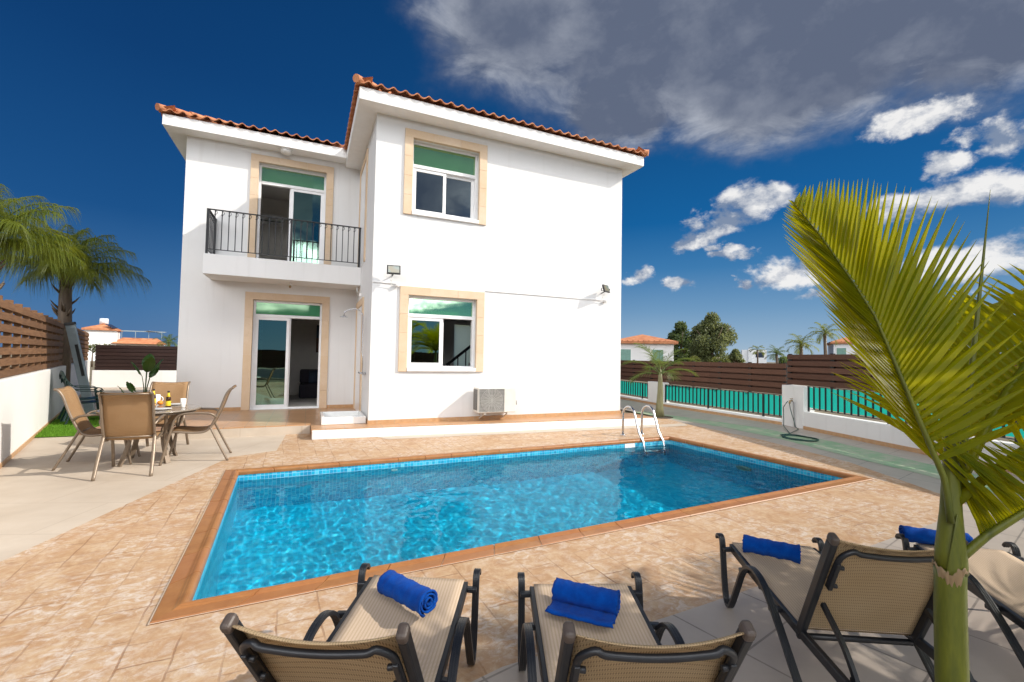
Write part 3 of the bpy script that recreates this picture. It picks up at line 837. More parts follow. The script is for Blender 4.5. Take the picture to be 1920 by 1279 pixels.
c.build('mixer_tap', M['steel'], t)
c = MB(); x0, x1, y0, y1 = .27, 1.075, 9.22, 10.2
c.box(x0, y0, PZ, x1, y0+.06, PZ+.14); c.box(x0, y1-.06, PZ, x1, y1, PZ+.14); c.box(x0, y0+.06, PZ, x0+.06, y1-.06, PZ+.14); c.box(x1-.06, y0+.06, PZ, x1, y1-.06, PZ+.14)
c.box(x0+.06, y0+.06, PZ, x1-.06, y1-.06, PZ+.05)
tag(c.build('shower_tray', M['china'], bevel=.012), 'white raised shower tray on the porch floor under the outdoor shower', 'shower tray')

t = thing('ceiling_lamp', 'round opal lamp fixed under the eaves above the balcony door', 'lamp', (-.55, WY0-.19, WZ))
c = MB(); c.lathe([(.15, 0), (.15, -.02), (.14, -.03)], 24, (-.62, WY0-.19, WZ)); c.build('lamp_base', M['white'], t)
c = MB(); c.lathe([(.135, -.03), (.13, -.06), (.10, -.09), (.05, -.105), (.005, -.11)], 24, (-.62, WY0-.19, WZ)); c.build('lamp_shade', M['lamp_glass'], t)
t = thing('pendant_bulb', 'small bare bulb holder hanging under the balcony slab', 'lamp', (-.42, 11.7, BZ0))
c = MB(); c.lathe([(.028, 0), (.028, -.03), (.02, -.06)], 12, (-.42, 11.7, BZ0)); c.build('holder', M['white'], t)
c = MB(); c.sphere((-.42, 11.7, BZ0-.085), .027, 12, 8, sc=(1, 1, 1.4)); c.build('bulb', M['brass'], t)
t = thing('security_camera', 'tiny grey wall lamp on the side wall under the balcony corner', 'lamp', (MX0, 11.0, 2.95))
c = MB(); c.box(MX0-.05, 11.0, 2.86, MX0-.001, 11.07, 2.93); c.build('back_box', M['white'], t, bevel=.006)
c = MB(); c.tube([(MX0-.05, 11.03, 2.9), (MX0-.1, 11.0, 2.97), (MX0-.1, 11.0, 3.05)], .02, 8); c.build('lamp_head', M['ac_mid'], t)

# things glimpsed inside
t = thing('sofa', 'dark striped sofa inside the open ground floor sliding door', 'sofa', (.9, 15.3, PZ))
c = MB(); c.box(-.2, 14.9, PZ, 1.9, 15.7, PZ+.42); c.build('seat', M['sofa'], t, bevel=.05)
c = MB(); c.box(-.2, 15.5, PZ+.42, 1.9, 15.8, PZ+.85); c.build('backrest', M['sofa'], t, bevel=.05)
for x in (.05, .6, 1.15):
    c = MB(); c.obox((x+.2, 15.42, PZ+.62), (.2, 0, 0), (0, .06, .02), (0, -.03, .19)); c.build('cushion', M['painting_b'], t, bevel=.04)
t = thing('wall_painting', 'framed dark sunset painting on the living room wall inside', 'painting', (.75, 16.2, 2.0))
c = MB(); c.box(.25, 16.15, 1.55, 1.35, 16.2, 2.45); c.build('canvas', M['painting_b'], t)
c = MB(); c.box(.25, 16.13, 1.55, 1.35, 16.148, 2.02); c.build('painted_band', M['painting_a'], t)
c = MB(); c.box(-2.3, 16.21, PZ, 2.6, 16.3, 3.04)
c.build('interior_wall', M['room'], villa)
t = thing('indoor_air_conditioner', 'white indoor air conditioner high on the upstairs room wall', 'air conditioner', (-1.0, 15.2, 5.3))
c = MB(); c.box(-1.6, 15.02, 5.35, -.8, 15.24, 5.62); c.build('casing', M['white'], t, bevel=.03)
c = MB(); c.box(-1.55, 15.012, 5.38, -.85, 15.019, 5.42); c.build('air_outlet', M['rubber'], t)
# ------------------------------------------------------------------ ground, terrace, pool
from mathutils.geometry import tessellate_polygon
def sheet(name, outer, z, mat, hole=None, kind='structure'):
    polys = [[Vector((x, y, 0)) for x, y in outer]]
    if hole: polys.append([Vector((x, y, 0)) for x, y in hole])
    tri = tessellate_polygon(polys); pts = [p for q in polys for p in q]
    mb = MB(); fs = []
    for a, b, c in tri:
        n = (pts[b]-pts[a]).cross(pts[c]-pts[a]).z
        fs.append((a, b, c) if n > 0 else (a, c, b))
    mb.add([(p.x, p.y, z) for p in pts], fs)
    return tag(mb.build(name, mat), kind=kind)
PI_ = [Vector((-.60, 3.27, 0)), Vector((6.57, 3.60, 0)), Vector((6.38, 6.72, 0)), Vector((-.745, 6.60, 0))]   # waterline corners, counter-clockwise
def mitre(i, d):
    # corner i pushed outwards by d
    p = PI_[i]; a = (p-PI_[i-1]).normalized(); b = (PI_[(i+1) % 4]-p).normalized()
    na, nb = Vector((a.y, -a.x, 0)), Vector((b.y, -b.x, 0))
    m = na+nb; m /= m.dot(na)
    return p+m*d
def quad(d): return [mitre(i, d) for i in range(4)]
hole = [(p.x, p.y) for p in quad(.135)]
sheet('ground', [(-3000, -400), (3000, -400), (3000, 4000), (-3000, 4000)], -.045, M['earth'], [(p.x, p.y) for p in quad(.5)])
TL = [(-3.85, -2.0), (.40, -2.0), (.42, 1.95), (.91, 2.06), (1.99, 2.08), (2.62, 2.11), (5.48, 2.31), (6.60, 2.50), (7.55, 4.2), (8.02, 6.0), (8.25, 8.2), (8.5, 9.2),
      (7.43, 9.0), (7.43, 8.32), (7.42, 8.20), (.112, 8.672), (.10, 9.385), (-.32, 9.385), (-.39, 7.90), (-.97, 7.62)]
sheet('terrace', TL, 0, M['stamped'], hole)
sheet('patio', [(-3.85, -2.0), (-.97, 7.62), (-.39, 7.90), (-.32, 9.385), (-3.3, 9.385), (-3.3, 12.6), (-2.6, 12.6), (-2.6, 23.2), (-7.8, 23.2), (-2.55, 4.6), (-4.6, -2.0)], 0, M['pale'])
sheet('sun_terrace', [(.40, -2.0), (10.5, -2.0), (8.45, 1.0), (7.9, 1.2), (6.60, 2.50), (5.48, 2.31), (2.62, 2.11), (1.99, 2.08), (.91, 2.06), (.42, 1.95)], 0, M['tilepatio'])
sheet('side_path', [(6.60, 2.50), (7.9, 1.2), (8.45, 1.0), (9.52, 4.27), (10.42, 7.24), (10.62, 11.4), (10.95, 14.2), (8.9, 14.2), (8.5, 9.2), (8.25, 8.2), (8.02, 6.0), (7.55, 4.2)], 0, M['tilepatio'])
sheet('green_strip', [(7.35, 2.55), (8.15, 2.15), (8.62, 3.80), (9.20, 5.42), (9.40, 7.2), (9.18, 8.80), (9.02, 9.45), (8.98, 10.4), (8.5, 10.4), (8.58, 8.76), (8.62, 7.2), (8.45, 5.96), (7.97, 4.43), (7.72, 3.44)], .004, M['greenpath'])
sheet('pale_strip', [(1.35, 8.30), (8.0, 7.85), (8.24, 8.19), (7.42, 8.198), (1.2, 8.60)], .004, M['pale'])
# turf in the left corner
tf = MB()
rg = random.Random(3)
poly = [(-4.17, 10.3), (-3.15, 10.25), (-3.32, 12.0), (-3.34, 14.6), (-5.30, 14.6)]
tf.add([(x, y, .012) for x, y in poly], [(0, 1, 2, 3, 4)])
for k in range(16000):
    y = rg.uniform(10.28, 14.5); xl = -4.17-(y-10.3)*.282; x = rg.uniform(xl+.02, -3.2 if y < 12 else -3.36)
    a = rg.uniform(0, PI); h = rg.uniform(.018, .042); w_ = .004
    dx, dy = math.cos(a)*w_, math.sin(a)*w_; lx, ly = rg.uniform(-.015, .015), rg.uniform(-.015, .015)
    tf.add([(x-dx, y-dy, .012), (x+dx, y+dy, .012), (x+lx, y+ly, .012+h)], [(0, 1, 2)])
tag(tf.build('turf', M['grass']), kind='stuff')

# --- the pool
pool = thing('swimming_pool', 'rectangular swimming pool lined with blue mosaic and edged in terracotta coping tiles', 'swimming pool', (3, 5, 0))
cp = MB()
prof = [(-.006, -.030)]+[(.024-.032*math.cos(a*PI/10), -.002+.032*math.sin(a*PI/10)) for a in range(0, 8)]+[(.052, .022), (.060, .0175), (.070, .0155), (.146, .014), (.150, .010), (.150, -.02)]
for e in range(4):
    A, B = PI_[e], PI_[(e+1) % 4]; L = (B-A).length; n = int(round(L/.405))
    for k in range(n):
        for (t0, t1) in ((k/n, (k+1)/n),):
            g = .0035/L
            u0 = t0+(g if k else 0); u1 = t1-(g if k < n-1 else 0)
            jz = random.Random(e*100+k).uniform(-.0012, .0012)
            vs = []
            for u in (u0, u1):
                for d, z in prof:
                    p = mitre(e, d).lerp(mitre((e+1) % 4, d), u); vs.append((p.x, p.y, z+jz))
            m = len(prof)
            cp.add(vs, [(i, i+1, m+i+1, m+i) for i in range(m-1)], 0, False)
            cp.add(vs[:m], [tuple(range(m))]); cp.add(vs[m:], [tuple(reversed(range(m)))])
coping = cp.build('coping', M['coping'], pool)
gr = MB()
qa, qb = quad(.003), quad(.157)
for e in range(4):
    f = (e+1) % 4
    gr.add([(*qa[e].xy, .010), (*qa[f].xy, .010), (*qb[f].xy, .008), (*qb[e].xy, .008)], [(0, 3, 2, 1)])
    gr.add([(*qa[e].xy, .010), (*qa[f].xy, .010), (*qa[f].xy, -.034), (*qa[e].xy, -.034)], [(0, 1, 2, 3)])
gr.build('grout', M['grout'], coping)
bs = MB(); q0 = quad(0.0)
zf = [-1.25, -1.62, -1.62, -1.25]
for e in range(4):
    f = (e+1) % 4
    bs.add([(*q0[e].xy, -.03), (*q0[f].xy, -.03), (*q0[f].xy, zf[f]), (*q0[e].xy, zf[e])], [(0, 1, 2, 3)])
bs.add([(*q0[e].xy, zf[e]) for e in range(4)], [(0, 1, 2, 3)])
bs.add([(*quad(-.004)[e].xy, -.032) for e in range(4)]+[(*quad(.01)[e].xy, -.032) for e in range(4)], [(e, (e+1) % 4, 4+(e+1) % 4, 4+e) for e in range(4)])
basin = bs.build('basin', M['mosaic'], pool)
def onfar(t, z, off=-.004):
    p = mitre(2, off).lerp(mitre(3, off), t); return Vector((p.x, p.y, z))
sk = MB(); a, b = onfar(.118, -.075), onfar(.150, -.075)
sk.bar(a, b, .01, .075, mi=0); skim = sk.build('skimmer', M['white'], pool)
inl = MB(); c = onfar(.73, -.22); inl.tube([c+Vector((0, .01, 0)), c-Vector((0, .02, 0))], .045, 16); inlet = inl.build('inlet', M['white'], pool)
pl = MB(); p = mitre(1, -.004).lerp(mitre(2, -.004), .5); pl.tube([(p.x+.01, p.y, -.62), (p.x-.03, p.y, -.62)], .13, 24); plamp = pl.build('underwater_lamp', M['shutter'], pool)

# --- water
WZL = -.105
nx, ny = 800, 370
qq = [Vector((p.x, p.y, 0)) for p in quad(.0015)]
U, V = np.meshgrid(np.linspace(0, 1, nx+1), np.linspace(0, 1, ny+1))
PX = (1-U)*(1-V)*qq[0].x+U*(1-V)*qq[1].x+U*V*qq[2].x+(1-U)*V*qq[3].x
PY = (1-U)*(1-V)*qq[0].y+U*(1-V)*qq[1].y+U*V*qq[2].y+(1-U)*V*qq[3].y
rng = np.random.default_rng(5)
Z = np.zeros_like(PX)
for lam, amp, n in ((1.9, .0026, 5), (.72, .0013, 9), (.34, .0006, 8), (.20, .00042, 14), (.115, .0002, 22), (.072, .00007, 24)):
    for _ in range(n):
        a = rng.uniform(0, 2*np.pi); l = lam*rng.uniform(.75, 1.3); k = 2*np.pi/l
        dx, dy = np.cos(a), np.sin(a)
        ph = rng.uniform(0, 6.28)+.6*np.sin((PX*dy-PY*dx)*k*.21+rng.uniform(0, 6.28))
        Z += amp/np.sqrt(n)*1.5*np.sin((PX*dx+PY*dy)*k+ph)
calm = np.clip((PX+.9)/2.6, .55, 1)*np.clip((7.3-PX)/1.6, .55, 1)     # the breeze leaves both ends calmer
Z = Z*calm+WZL
me = bpy.data.meshes.new('water')
me.from_pydata(np.stack([PX, PY, Z], -1).reshape(-1, 3).tolist(), [], [(j*(nx+1)+i, j*(nx+1)+i+1, (j+1)*(nx+1)+i+1, (j+1)*(nx+1)+i) for j in range(ny) for i in range(nx)])
me.materials.append(M['water']); me.polygons.foreach_set('use_smooth', [True]*len(me.polygons)); me.update()
water = bpy.data.objects.new('water', me); COL.objects.link(water); tag(water, kind='structure')

# --- ladder
t = thing('pool_ladder', 'stainless steel pool ladder with two curved handrails in the far corner', 'pool ladder', (6.0, 7.0, 0))
lad = []
for x, xb in ((5.735, 5.70), (6.205, 6.17)):
    pts = [(x, 7.30, 0), (x, 7.29, .40)]
    for k in range(1, 11):
        a = PI*(1-k/11.0*.94); pts.append((x-.01*k/10, 7.12+.17*-math.cos(a)*-1*-1, .42+.16*math.sin(a)))
    pts = [(x, 7.30, 0), (x, 7.30, .36)]
    for k in range(1, 12):
        a = k/12*PI*.9; pts.append((x, 7.12+.18*math.cos(a), .40+.18*math.sin(a)))
    pts += [(xb, 6.78, .12), (xb, 6.66, -.02), (xb, 6.61, -.16), (xb, 6.60, -.9)]
    m = MB(); m.tube(pts, .021, 12); lad.append(m.build('handrail', M['steel'], t))
    m = MB(); m.lathe([(.05, 0.002), (.05, .012), (.03, .02)], 16, (x, 7.30, 0)); m.build('floor_flange', M['steel'], t)
for z in (-.20, -.45, -.70):
    m = MB(); m.box(5.70, 6.56, z-.012, 6.17, 6.64, z+.012); lad.append(m.build('tread', M['steel'], t, bevel=.005))
for o in [water]: o.cycles.is_caustics_caster = True
for o in [basin, skim, inlet, plamp]+lad: o.cycles.is_caustics_receiver = True
# ------------------------------------------------------------------ boundary walls and fences
def seg(A, B):
    A, B = Vector((*A, 0)), Vector((*B, 0)); d = (B-A); L = d.length; d.normalize()
    return A, B, d, L
def wall_piece(mb, A, B, out, z0, z1, th):
    # out: horizontal vector away from the garden
    A, B, d, L = seg(A, B); o = Vector((*out, 0)).normalized()
    mb.obox((A+B)/2+o*th/2+Vector((0, 0, (z0+z1)/2)), d*(L/2), o*(th/2), Vector((0, 0, (z1-z0)/2)))
# ----- left boundary
La, Lb = (-2.55, 4.6), (-7.76, 23.0)
dL = (Vector(Lb)-Vector(La)).normalized(); oL = Vector((-dL.y, dL.x))
if oL.x > 0: oL = -oL
lw = MB(); wall_piece(lw, La, Lb, oL, 0, 1.105, .2)
t = tag(lw.build('garden_wall', M['garden_stucco'], bevel=.012), 'long white rendered wall on the left, below the weathered wooden fence', 'wall')
skb = MB(); wall_piece(skb, La, Lb, -oL, 0, .06, .012); skb.build('skirting', M['skirt'], t)
fe = thing('wooden_fence', 'weathered brown timber fence of spaced boards on top of the left white wall', 'fence', (*La, 1.1))
A, B, d, L = seg(La, Lb); o3 = Vector((*oL, 0))
nrow = 7; ph = (2.17-1.115)/nrow
mb = MB(); mb2 = MB()
rg = random.Random(11)
nb = 8
for r in range(nrow):
    z = 1.115+ph*r
    for k in range(nb):
        p = A+d*(L*k/nb+.003); q = A+d*(L*(k+1)/nb-.003)
        h = .098+rg.uniform(-.004, .004)
        c = (p+q)/2+o3*(.075+rg.uniform(-.003, .003))+Vector((0, 0, z+h/2+rg.uniform(-.004, .004)))
        mb.obox(c, d*((q-p).length/2), o3*.011, Vector((0, 0, h/2)))
mb.build('front_boards', M['oldwood'], fe, bevel=.003, seg=1)
for r in range(nrow):
    z = 1.115+ph*(r+.04)
    if r % 1 == 0:
        mb2.obox((A+B)/2+o3*.175+Vector((0, 0, z+.05)), d*(L/2), o3*.011, Vector((0, 0, .047)))
mb2.build('back_boards', M['oldwood'], fe)
n = 27
for k in range(n+1):
    c = A+d*(L*k/n if k else .04)+o3*.125
    m = MB(); m.obox(c+Vector((0, 0, 1.645)), d*.034, o3*.037, Vector((0, 0, .535))); m.build('fence_post', M['oldwood'], fe)
# ----- back boundary
bw = MB(); bw.box(-7.76, 23.2, 0, 2.0, 23.42, .70)
tag(bw.build('garden_wall', M['garden_stucco'], bevel=.012), 'low white wall across the back, behind the potted plant', 'wall')
bf = thing('slatted_fence', 'dark stained slatted fence on the low back wall', 'fence', (-5, 23.3, .7))
m = MB()
for r in range(7):
    z = .705+r*.147; m.box(-7.7, 23.24, z, 2.0, 23.265, z+.128)
m.build('front_boards', M['darkwood'], bf)
m = MB(); m.box(-7.7, 23.30, .705, 2.0, 23.32, 1.715); m.build('back_boards', M['darkwood'], bf)
# ----- right boundary
F = [(10.98, 14.6), (10.62, 11.55), (10.40, 7.26), (10.22, 6.62), (9.50, 4.27), (8.60, 1.30), (7.6, -2.0)]
def outn(a, b):
    d = (Vector(b)-Vector(a)).normalized(); o = Vector((-d.y, d.x)); return o if o.x > 0 else -o
def lerp2(a, b, t): return (a[0]+(b[0]-a[0])*t, a[1]+(b[1]-a[1])*t)
fw = MB(); o1 = outn(F[0], F[2]); wall_piece(fw, F[0], F[1], o1, 0, .12, .22); wall_piece(fw, F[1], F[2], o1, 0, .12, .22)
t = tag(fw.build('garden_wall', M['garden_stucco'], bevel=.01), 'low white kerb wall under the far green netting', 'wall')
s = MB(); wall_piece(s, F[0], F[1], -o1, 0, .07, .012); wall_piece(s, F[1], F[2], -o1, 0, .07, .012); s.build('skirting', M['skirt'], t)
nw = MB(); o2 = outn(F[3], F[5]); wall_piece(nw, F[3], F[5], o2, 0, .395, .24); wall_piece(nw, F[5], F[6], outn(F[5], F[6]), 0, .395, .24)
t = tag(nw.build('garden_wall', M['garden_stucco'], bevel=.01), 'knee-high white wall under the near green netting, behind the big palm', 'wall')
s = MB(); wall_piece(s, F[3], F[5], -o2, 0, .075, .012); wall_piece(s, F[5], F[6], -o2, 0, .075, .012); s.build('skirting', M['skirt'], t)
p = MB(); wall_piece(p, F[2], F[3], outn(F[2], F[3]), 0, .96, .28)
tag(p.build('wall_pillar', M['garden_stucco'], bevel=.012), 'white square pillar with the garden tap on it, between both lengths of netting', 'pillar', 'white wall pillars')
p = MB(); wall_piece(p, (10.70, 12.3), (10.615, 11.5), o1, 0, .76, .28)
tag(p.build('wall_pillar', M['garden_stucco'], bevel=.012), 'white square pillar just left of the young palm stem', 'pillar', 'white wall pillars')
def railing(A, B, out, z0, z1, pitch, lab, labc, grp, back=.12):
    A, B, d, L = seg(A, B); o = Vector((*out, 0)).normalized()
    t = thing('railing', lab, 'railing', tuple(A+Vector((0, 0, z0))), 0, 'black bar railings on the right walls')
    m = MB(); m.bar(A+o*back+Vector((0,0,z0+.03)), B+o*back+Vector((0,0,z0+.03)), .03, .012); m.bar(A+o*back+Vector((0,0,z1)), B+o*back+Vector((0,0,z1)), .03, .012)
    m.build('rails', M['iron'], t)
    n = max(2, int(L/pitch)); bars = []
    for k in range(n+1):
        c = A+d*(L*k/n)+o*back
        w_ = .0125 if k % 12 else .019
        zz = z0-.05 if k % 12 == 0 else z0+.03
        m = MB(); m.obox(c+Vector((0, 0, (zz+z1)/2)), d*w_, o*w_, Vector((0, 0, (z1-zz)/2))); m.build('bar' if k % 12 else 'post', M['iron'], t)
    # netting tied behind the bars, sagging a little between ties
    m = MB(); rg = random.Random(int(L*100)); nu = n*4
    def fn(u, v):
        s_ = u*n; fr = abs((s_ % 1)-.5)*2
        sag = .022*(1-fr**2)*(.3+.7*v)*(0.6+.6*rg.random()*0+.3*math.sin(s_*1.7))
        zt = z1-.008-sag*(v > .99)
        q = A+d*(L*u)+o*(back+.022+.014*(1-fr**2)+.006*math.sin(s_*.9))
        return (q.x, q.y, z0+.055+(zt-z0-.055)*v)
    m.grid(fn, nu, 5)
    tag(m.build('shade_netting', M['cloth']), labc, 'netting', 'green shade netting on the railings')
railing(F[0], (10.70, 12.32), o1, .15, .68, .15, 'black bar railing on the far kerb wall, between the villa and first pillar', 'green shade netting panel between the villa corner and the first white pillar', '')
railing((10.61, 11.48), F[2], o1, .15, .70, .15, 'long black bar railing on the kerb wall between the two pillars', 'long green shade netting panel between the two white pillars', '')
railing(F[3], F[5], o2, .43, .965, .155, 'black bar railing on the knee-high wall right of the tap pillar', 'green shade netting panel right of the tap pillar, behind the big palm', '')
def slats(A, B, out, z0, z1, n, lab, npost, back=.15):
    A, B, d, L = seg(A, B); o = Vector((*out, 0)).normalized()
    t = thing('slat_fence', lab, 'fence', tuple(A+Vector((0, 0, z0))), 0, 'brown slat fence panels on the right')
    ph = (z1-z0)/n; m = MB(); m2 = MB()
    for r in range(n):
        z = z0+ph*r
        for k in range(npost//2 or 1):
            q = npost//2 or 1
            p0, p1 = A+d*(L*k/q+.004), A+d*(L*(k+1)/q-.004)
            m.obox((p0+p1)/2+o*back+Vector((0, 0, z+ph*.41)), d*((p1-p0).length/2), o*.012, Vector((0, 0, ph*.375)))
        if r < n-1: m2.obox((A+B)/2+o*(back+.075)+Vector((0, 0, z+ph*.92)), d*(L/2), o*.012, Vector((0, 0, ph*.40)))
    m.build('front_slats', M['composite'], t, bevel=.003, seg=1); m2.build('back_slats', M['composite'], t)
    for k in range(npost+1):
        m = MB(); m.obox(A+d*(.05+(L-.1)*k/npost)+o*(back+.038)+Vector((0, 0, (z0+z1)/2-.01)), d*.045, o*.022, Vector((0, 0, (z1-z0)/2))); m.build('post', M['rubber'], t)
slats(F[0], F[2], o1, .715, 1.50, 5, 'long brown slat fence panel above the far netting, the lower one', 7)
slats(F[2], F[5], outn(F[2], F[5]), .975, 1.715, 5, 'brown slat fence panel standing one board higher, behind the big palm', 5)
slats(F[5], F[6], outn(F[5], F[6]), .975, 1.715, 5, 'brown slat fence panel beside the sun terrace at the right edge', 3)

# ----- hose and tap on the pillar
pa = Vector((10.03, 6.62, 0)); pn = -outn(F[2], F[3]); pn3 = Vector((pn.x, pn.y, 0))
base = Vector((*lerp2(F[2], F[3], .62), 0))+pn3*.001
t = thing('garden_tap', 'brass garden tap on the white pillar beside the netting', 'tap', tuple(base+Vector((0, 0, .6))))
m = MB(); m.tube([base+Vector((0,0,.02)), base+pn3*.02+Vector((0,0,.05)), base+pn3*.03+Vector((0,0,.58)), base+pn3*.09+Vector((0,0,.62))], .012, 8); m.build('pipe', M['steel'], t)
m = MB(); m.tube([base+pn3*.07+Vector((0,0,.62)), base+pn3*.13+Vector((0,0,.61)), base+pn3*.14+Vector((0,0,.55))], .02, 10); m.obox(base+pn3*.09+Vector((0,0,.66)), (.04,0,0), (0,.012,0), (0,0,.008)); m.build('spout', M['brass'], t)
m = MB(); tp = base+pn3*.14+Vector((0, 0, .55))
pts = [tp, tp+Vector((.0, -.02, -.12)), tp+Vector((-.05, -.12, -.33)), tp+Vector((-.12, -.22, -.50)), tp+Vector((-.2, -.34, -.528))]
hc_ = onz((1500, 823)); 
for k in range(1, 70):
    a = 2.3+k*.27; rr = .36+.035*math.sin(k*.5); pts.append(Vector((hc_.x+rr*math.cos(a)*.72-.02, hc_.y+rr*math.sin(a)*.95, .012+.010*(k//23)+.004*math.sin(k))))
m.tube(pts, .0085, 7)
m.tube([base+pn3*.10+Vector((.0,.08,.60)), base+pn3*.16+Vector((0,.13,.45)), base+pn3*.12+Vector((0,.16,.15)), base+pn3*.2+Vector((-.05,.05,.03)), Vector((hc_.x+.3, hc_.y+.4, .015))], .008, 7)
tag(m.build('garden_hose', M['hose']), 'green garden hose hanging from the tap and coiled on the painted strip', 'hose')

# ----- boundary behind the viewpoint (it shows in the glass of the villa's doors)
rw = MB(); rw.box(-4.5, -6.2, 0, 7.4, -5.98, .55)
tag(rw.build('garden_wall', M['garden_stucco']), 'low white wall behind the viewpoint, seen only mirrored in the glass doors', 'wall')
slats((-4.5, -6.0), (7.4, -6.0), Vector((0, -1)), .6, 1.75, 6, 'brown slat fence behind the viewpoint, seen only mirrored in the glass doors', 7)
# ------------------------------------------------------------------ dining set
def smooth_path(pts, n=6):
    # Catmull-Rom through the given points
    P = [Vector(p) for p in pts]; out = []
    for i in range(len(P)-1):
        p0, p1, p2, p3 = P[max(i-1, 0)], P[i], P[i+1], P[min(i+2, len(P)-1)]
        for k in range(n):
            t = k/n
            out.append(.5*((2*p1)+(p2-p0)*t+(2*p0-5*p1+4*p2-p3)*t*t+(3*p1-p0-3*p2+p3)*t**3))
    return out+[P[-1]]
def make_chair(label, loc, rz):
    t = thing('patio_chair', label, 'chair', loc, rz, 'sling chairs around the patio table')
    W = .245
    prof = smooth_path([(0, -.455, 1.005), (0, -.415, .985), (0, -.365, .90), (0, -.30, .70), (0, -.215, .50), (0, -.14, .415), (0, .0, .405), (0, .20, .425), (0, .285, .405)], 5)
    for s_ in (-1, 1):
        m = MB(); m.tube([p+Vector((s_*W, 0, 0)) for p in prof], .0150, 8); m.build('side_rail', M['bronze'], t, local=True)
        m = MB(); m.tube(smooth_path([(s_*W, -.20, .47), (s_*(W+.012), -.30, .25), (s_*(W+.02), -.42, .0)], 5), .0150, 8, flat=(1.0, 1.3)); m.build('rear_leg', M['bronze'], t, local=True)
        m = MB(); m.tube(smooth_path([(s_*W, -.262, .60), (s_*(W+.03), -.20, .655), (s_*(W+.04), -.05, .672), (s_*(W+.04), .10, .665), (s_*(W+.038), .19, .61), (s_*(W+.03), .235, .45), (s_*(W+.025), .29, .20), (s_*(W+.025), .335, .0)], 6), .0150, 8, flat=(1.0, 1.3))
        m.build('arm_and_front_leg', M['bronze'], t, local=True)
    m = MB(); m.tube([(-W, .16, .41), (W, .16, .41)], .011, 8); m.tube([(-W, -.19, .45), (W, -.19, .45)], .011, 8); m.tube([(-W, -.44, .99), (W, -.44, .99)], .011, 8); m.tube([(-W, .27, .405), (W, .27, .405)], .011, 8)
    m.build('crossbars', M['bronze'], t, local=True)
    m = MB(); N = len(prof)-1
    def fn(u, v):
        i = v*N; a = min(int(i), N-1); p = prof[a].lerp(prof[a+1], i-a)
        x = (u-.5)*2*W*.97; sag = -.012*(1-(2*u-1)**2)
        tn = (prof[a+1]-prof[a]).normalized(); nn = Vector((0, -tn.z, tn.y))
        q = p+nn*(.008+sag); return (x, q.y, q.z)
    m.grid(fn, 8, N)
    m.build('sling', M['chair_sling'], t, local=True, solid=.004)
    return t
make_chair('sling chair with its back to the pool, hiding the left side of the table', (-1.955, 7.17, 0), R(3))
def place_chair(label, loc, rz):
    o = copy_tree(bpy.data.objects['patio_chair']); o.location = loc; o.rotation_euler = (0, 0, rz); o['label'] = label; return o
place_chair('sling chair seen side-on at the left of the patio table, beside the white wall', (-2.44, 7.79, 0), R(-84))
place_chair('sling chair seen side-on at the right of the patio table, nearest the pool corner', (-1.40, 7.64, 0), R(93))
place_chair('sling chair on the far side of the patio table, facing the pool', (-2.00, 8.47, 0), R(178))
TX, TY, TZ = -1.93, 7.72, .715
t = thing('patio_table', 'round grey-brown patio table with splayed metal legs laid for breakfast', 'table', (TX, TY, 0))
m = MB(); m.lathe([(.02, TZ-.03), (.53, TZ-.03), (.56, TZ-.022), (.568, TZ-.011), (.56, TZ-.001), (.545, TZ)], 48, (TX, TY, 0)); m.build('table_top', M['tabletop'], t)
m = MB(); m.tube([(TX+.50*math.cos(a*PI/24), TY+.50*math.sin(a*PI/24), TZ-.045) for a in range(48)], .014, 8, closed=True); m.build('rim_frame', M['bronze'], t)
for k in range(4):
    a = PI/4+k*PI/2+.05; c, s_ = math.cos(a), math.sin(a)
    m = MB(); m.band(smooth_path([(TX+c*.45, TY+s_*.45, TZ-.05), (TX+c*.36, TY+s_*.36, TZ-.14), (TX+c*.25, TY+s_*.25, .45), (TX+c*.27, TY+s_*.27, .25), (TX+c*.36, TY+s_*.36, 0)], 5), (-s_*.06, c*.06, 0), .022)
    m.build('leg', M['bronze'], t)
m = MB(); m.tube([(TX-.2, TY-.2, .38), (TX+.2, TY+.2, .38)], .011, 8); m.tube([(TX+.2, TY-.2, .40), (TX-.2, TY+.2, .40)], .011, 8); m.build('leg_brace', M['bronze'], t)
def onplate(px, py): return onz((px, py), TZ)
def bottle(p, label):
    t = thing('beer_bottle', label, 'bottle', tuple(p), 0, 'beer bottles on the patio table')
    m = MB(); m.lathe([(.028, 0), (.030, .008), (.030, .125), (.026, .15), (.014, .18), (.0125, .215), (.014, .22), (.014, .228)], 18); m.build('body', M['amber'], t, local=True)
    m = MB(); m.lathe([(.0307, .035), (.0309, .036), (.0309, .10), (.0307, .101)], 18); m.build('paper_label', M['label'], t, local=True); m = MB(); m.lathe([(.0245, .158), (.0150, .178), (.0138, .212), (.0132, .213)], 18); m.build('neck_label', M['label'], t, local=True)
    m = MB(); m.lathe([(.0145, .224), (.0155, .226), (.0150, .236), (.012, .238)], 16); m.build('cap', M['rubber'], t, local=True)
    return t
b0 = onplate(287, 760.5); bottle((b0.x, b0.y, TZ), 'brown beer bottle in front of the white mug, behind the orange')
b1 = onplate(315, 765.5); bottle((b1.x, b1.y, TZ), 'brown beer bottle nearest the front edge, beside the white plate')
def mug(p, r, h, label, name, cat, handle=True, taper=1.0, grp=None):
    m = MB(); m.lathe([(r*.85*taper, 0), (r*.95*taper, .006), (r, h), (r*.92, h), (r*.86*taper, .012)], 22)
    t = m.build(name, M['china'], None, local=True); t.location = p; tag(t, label, cat, grp)
    if handle:
        k = MB(); k.tube([(r*.95+.034*math.sin(a*PI/8), 0, h*.5+h*.3*math.cos(a*PI/8)) for a in range(9)], .006, 8); k.build('handle', M['china'], t, local=True)
    return t
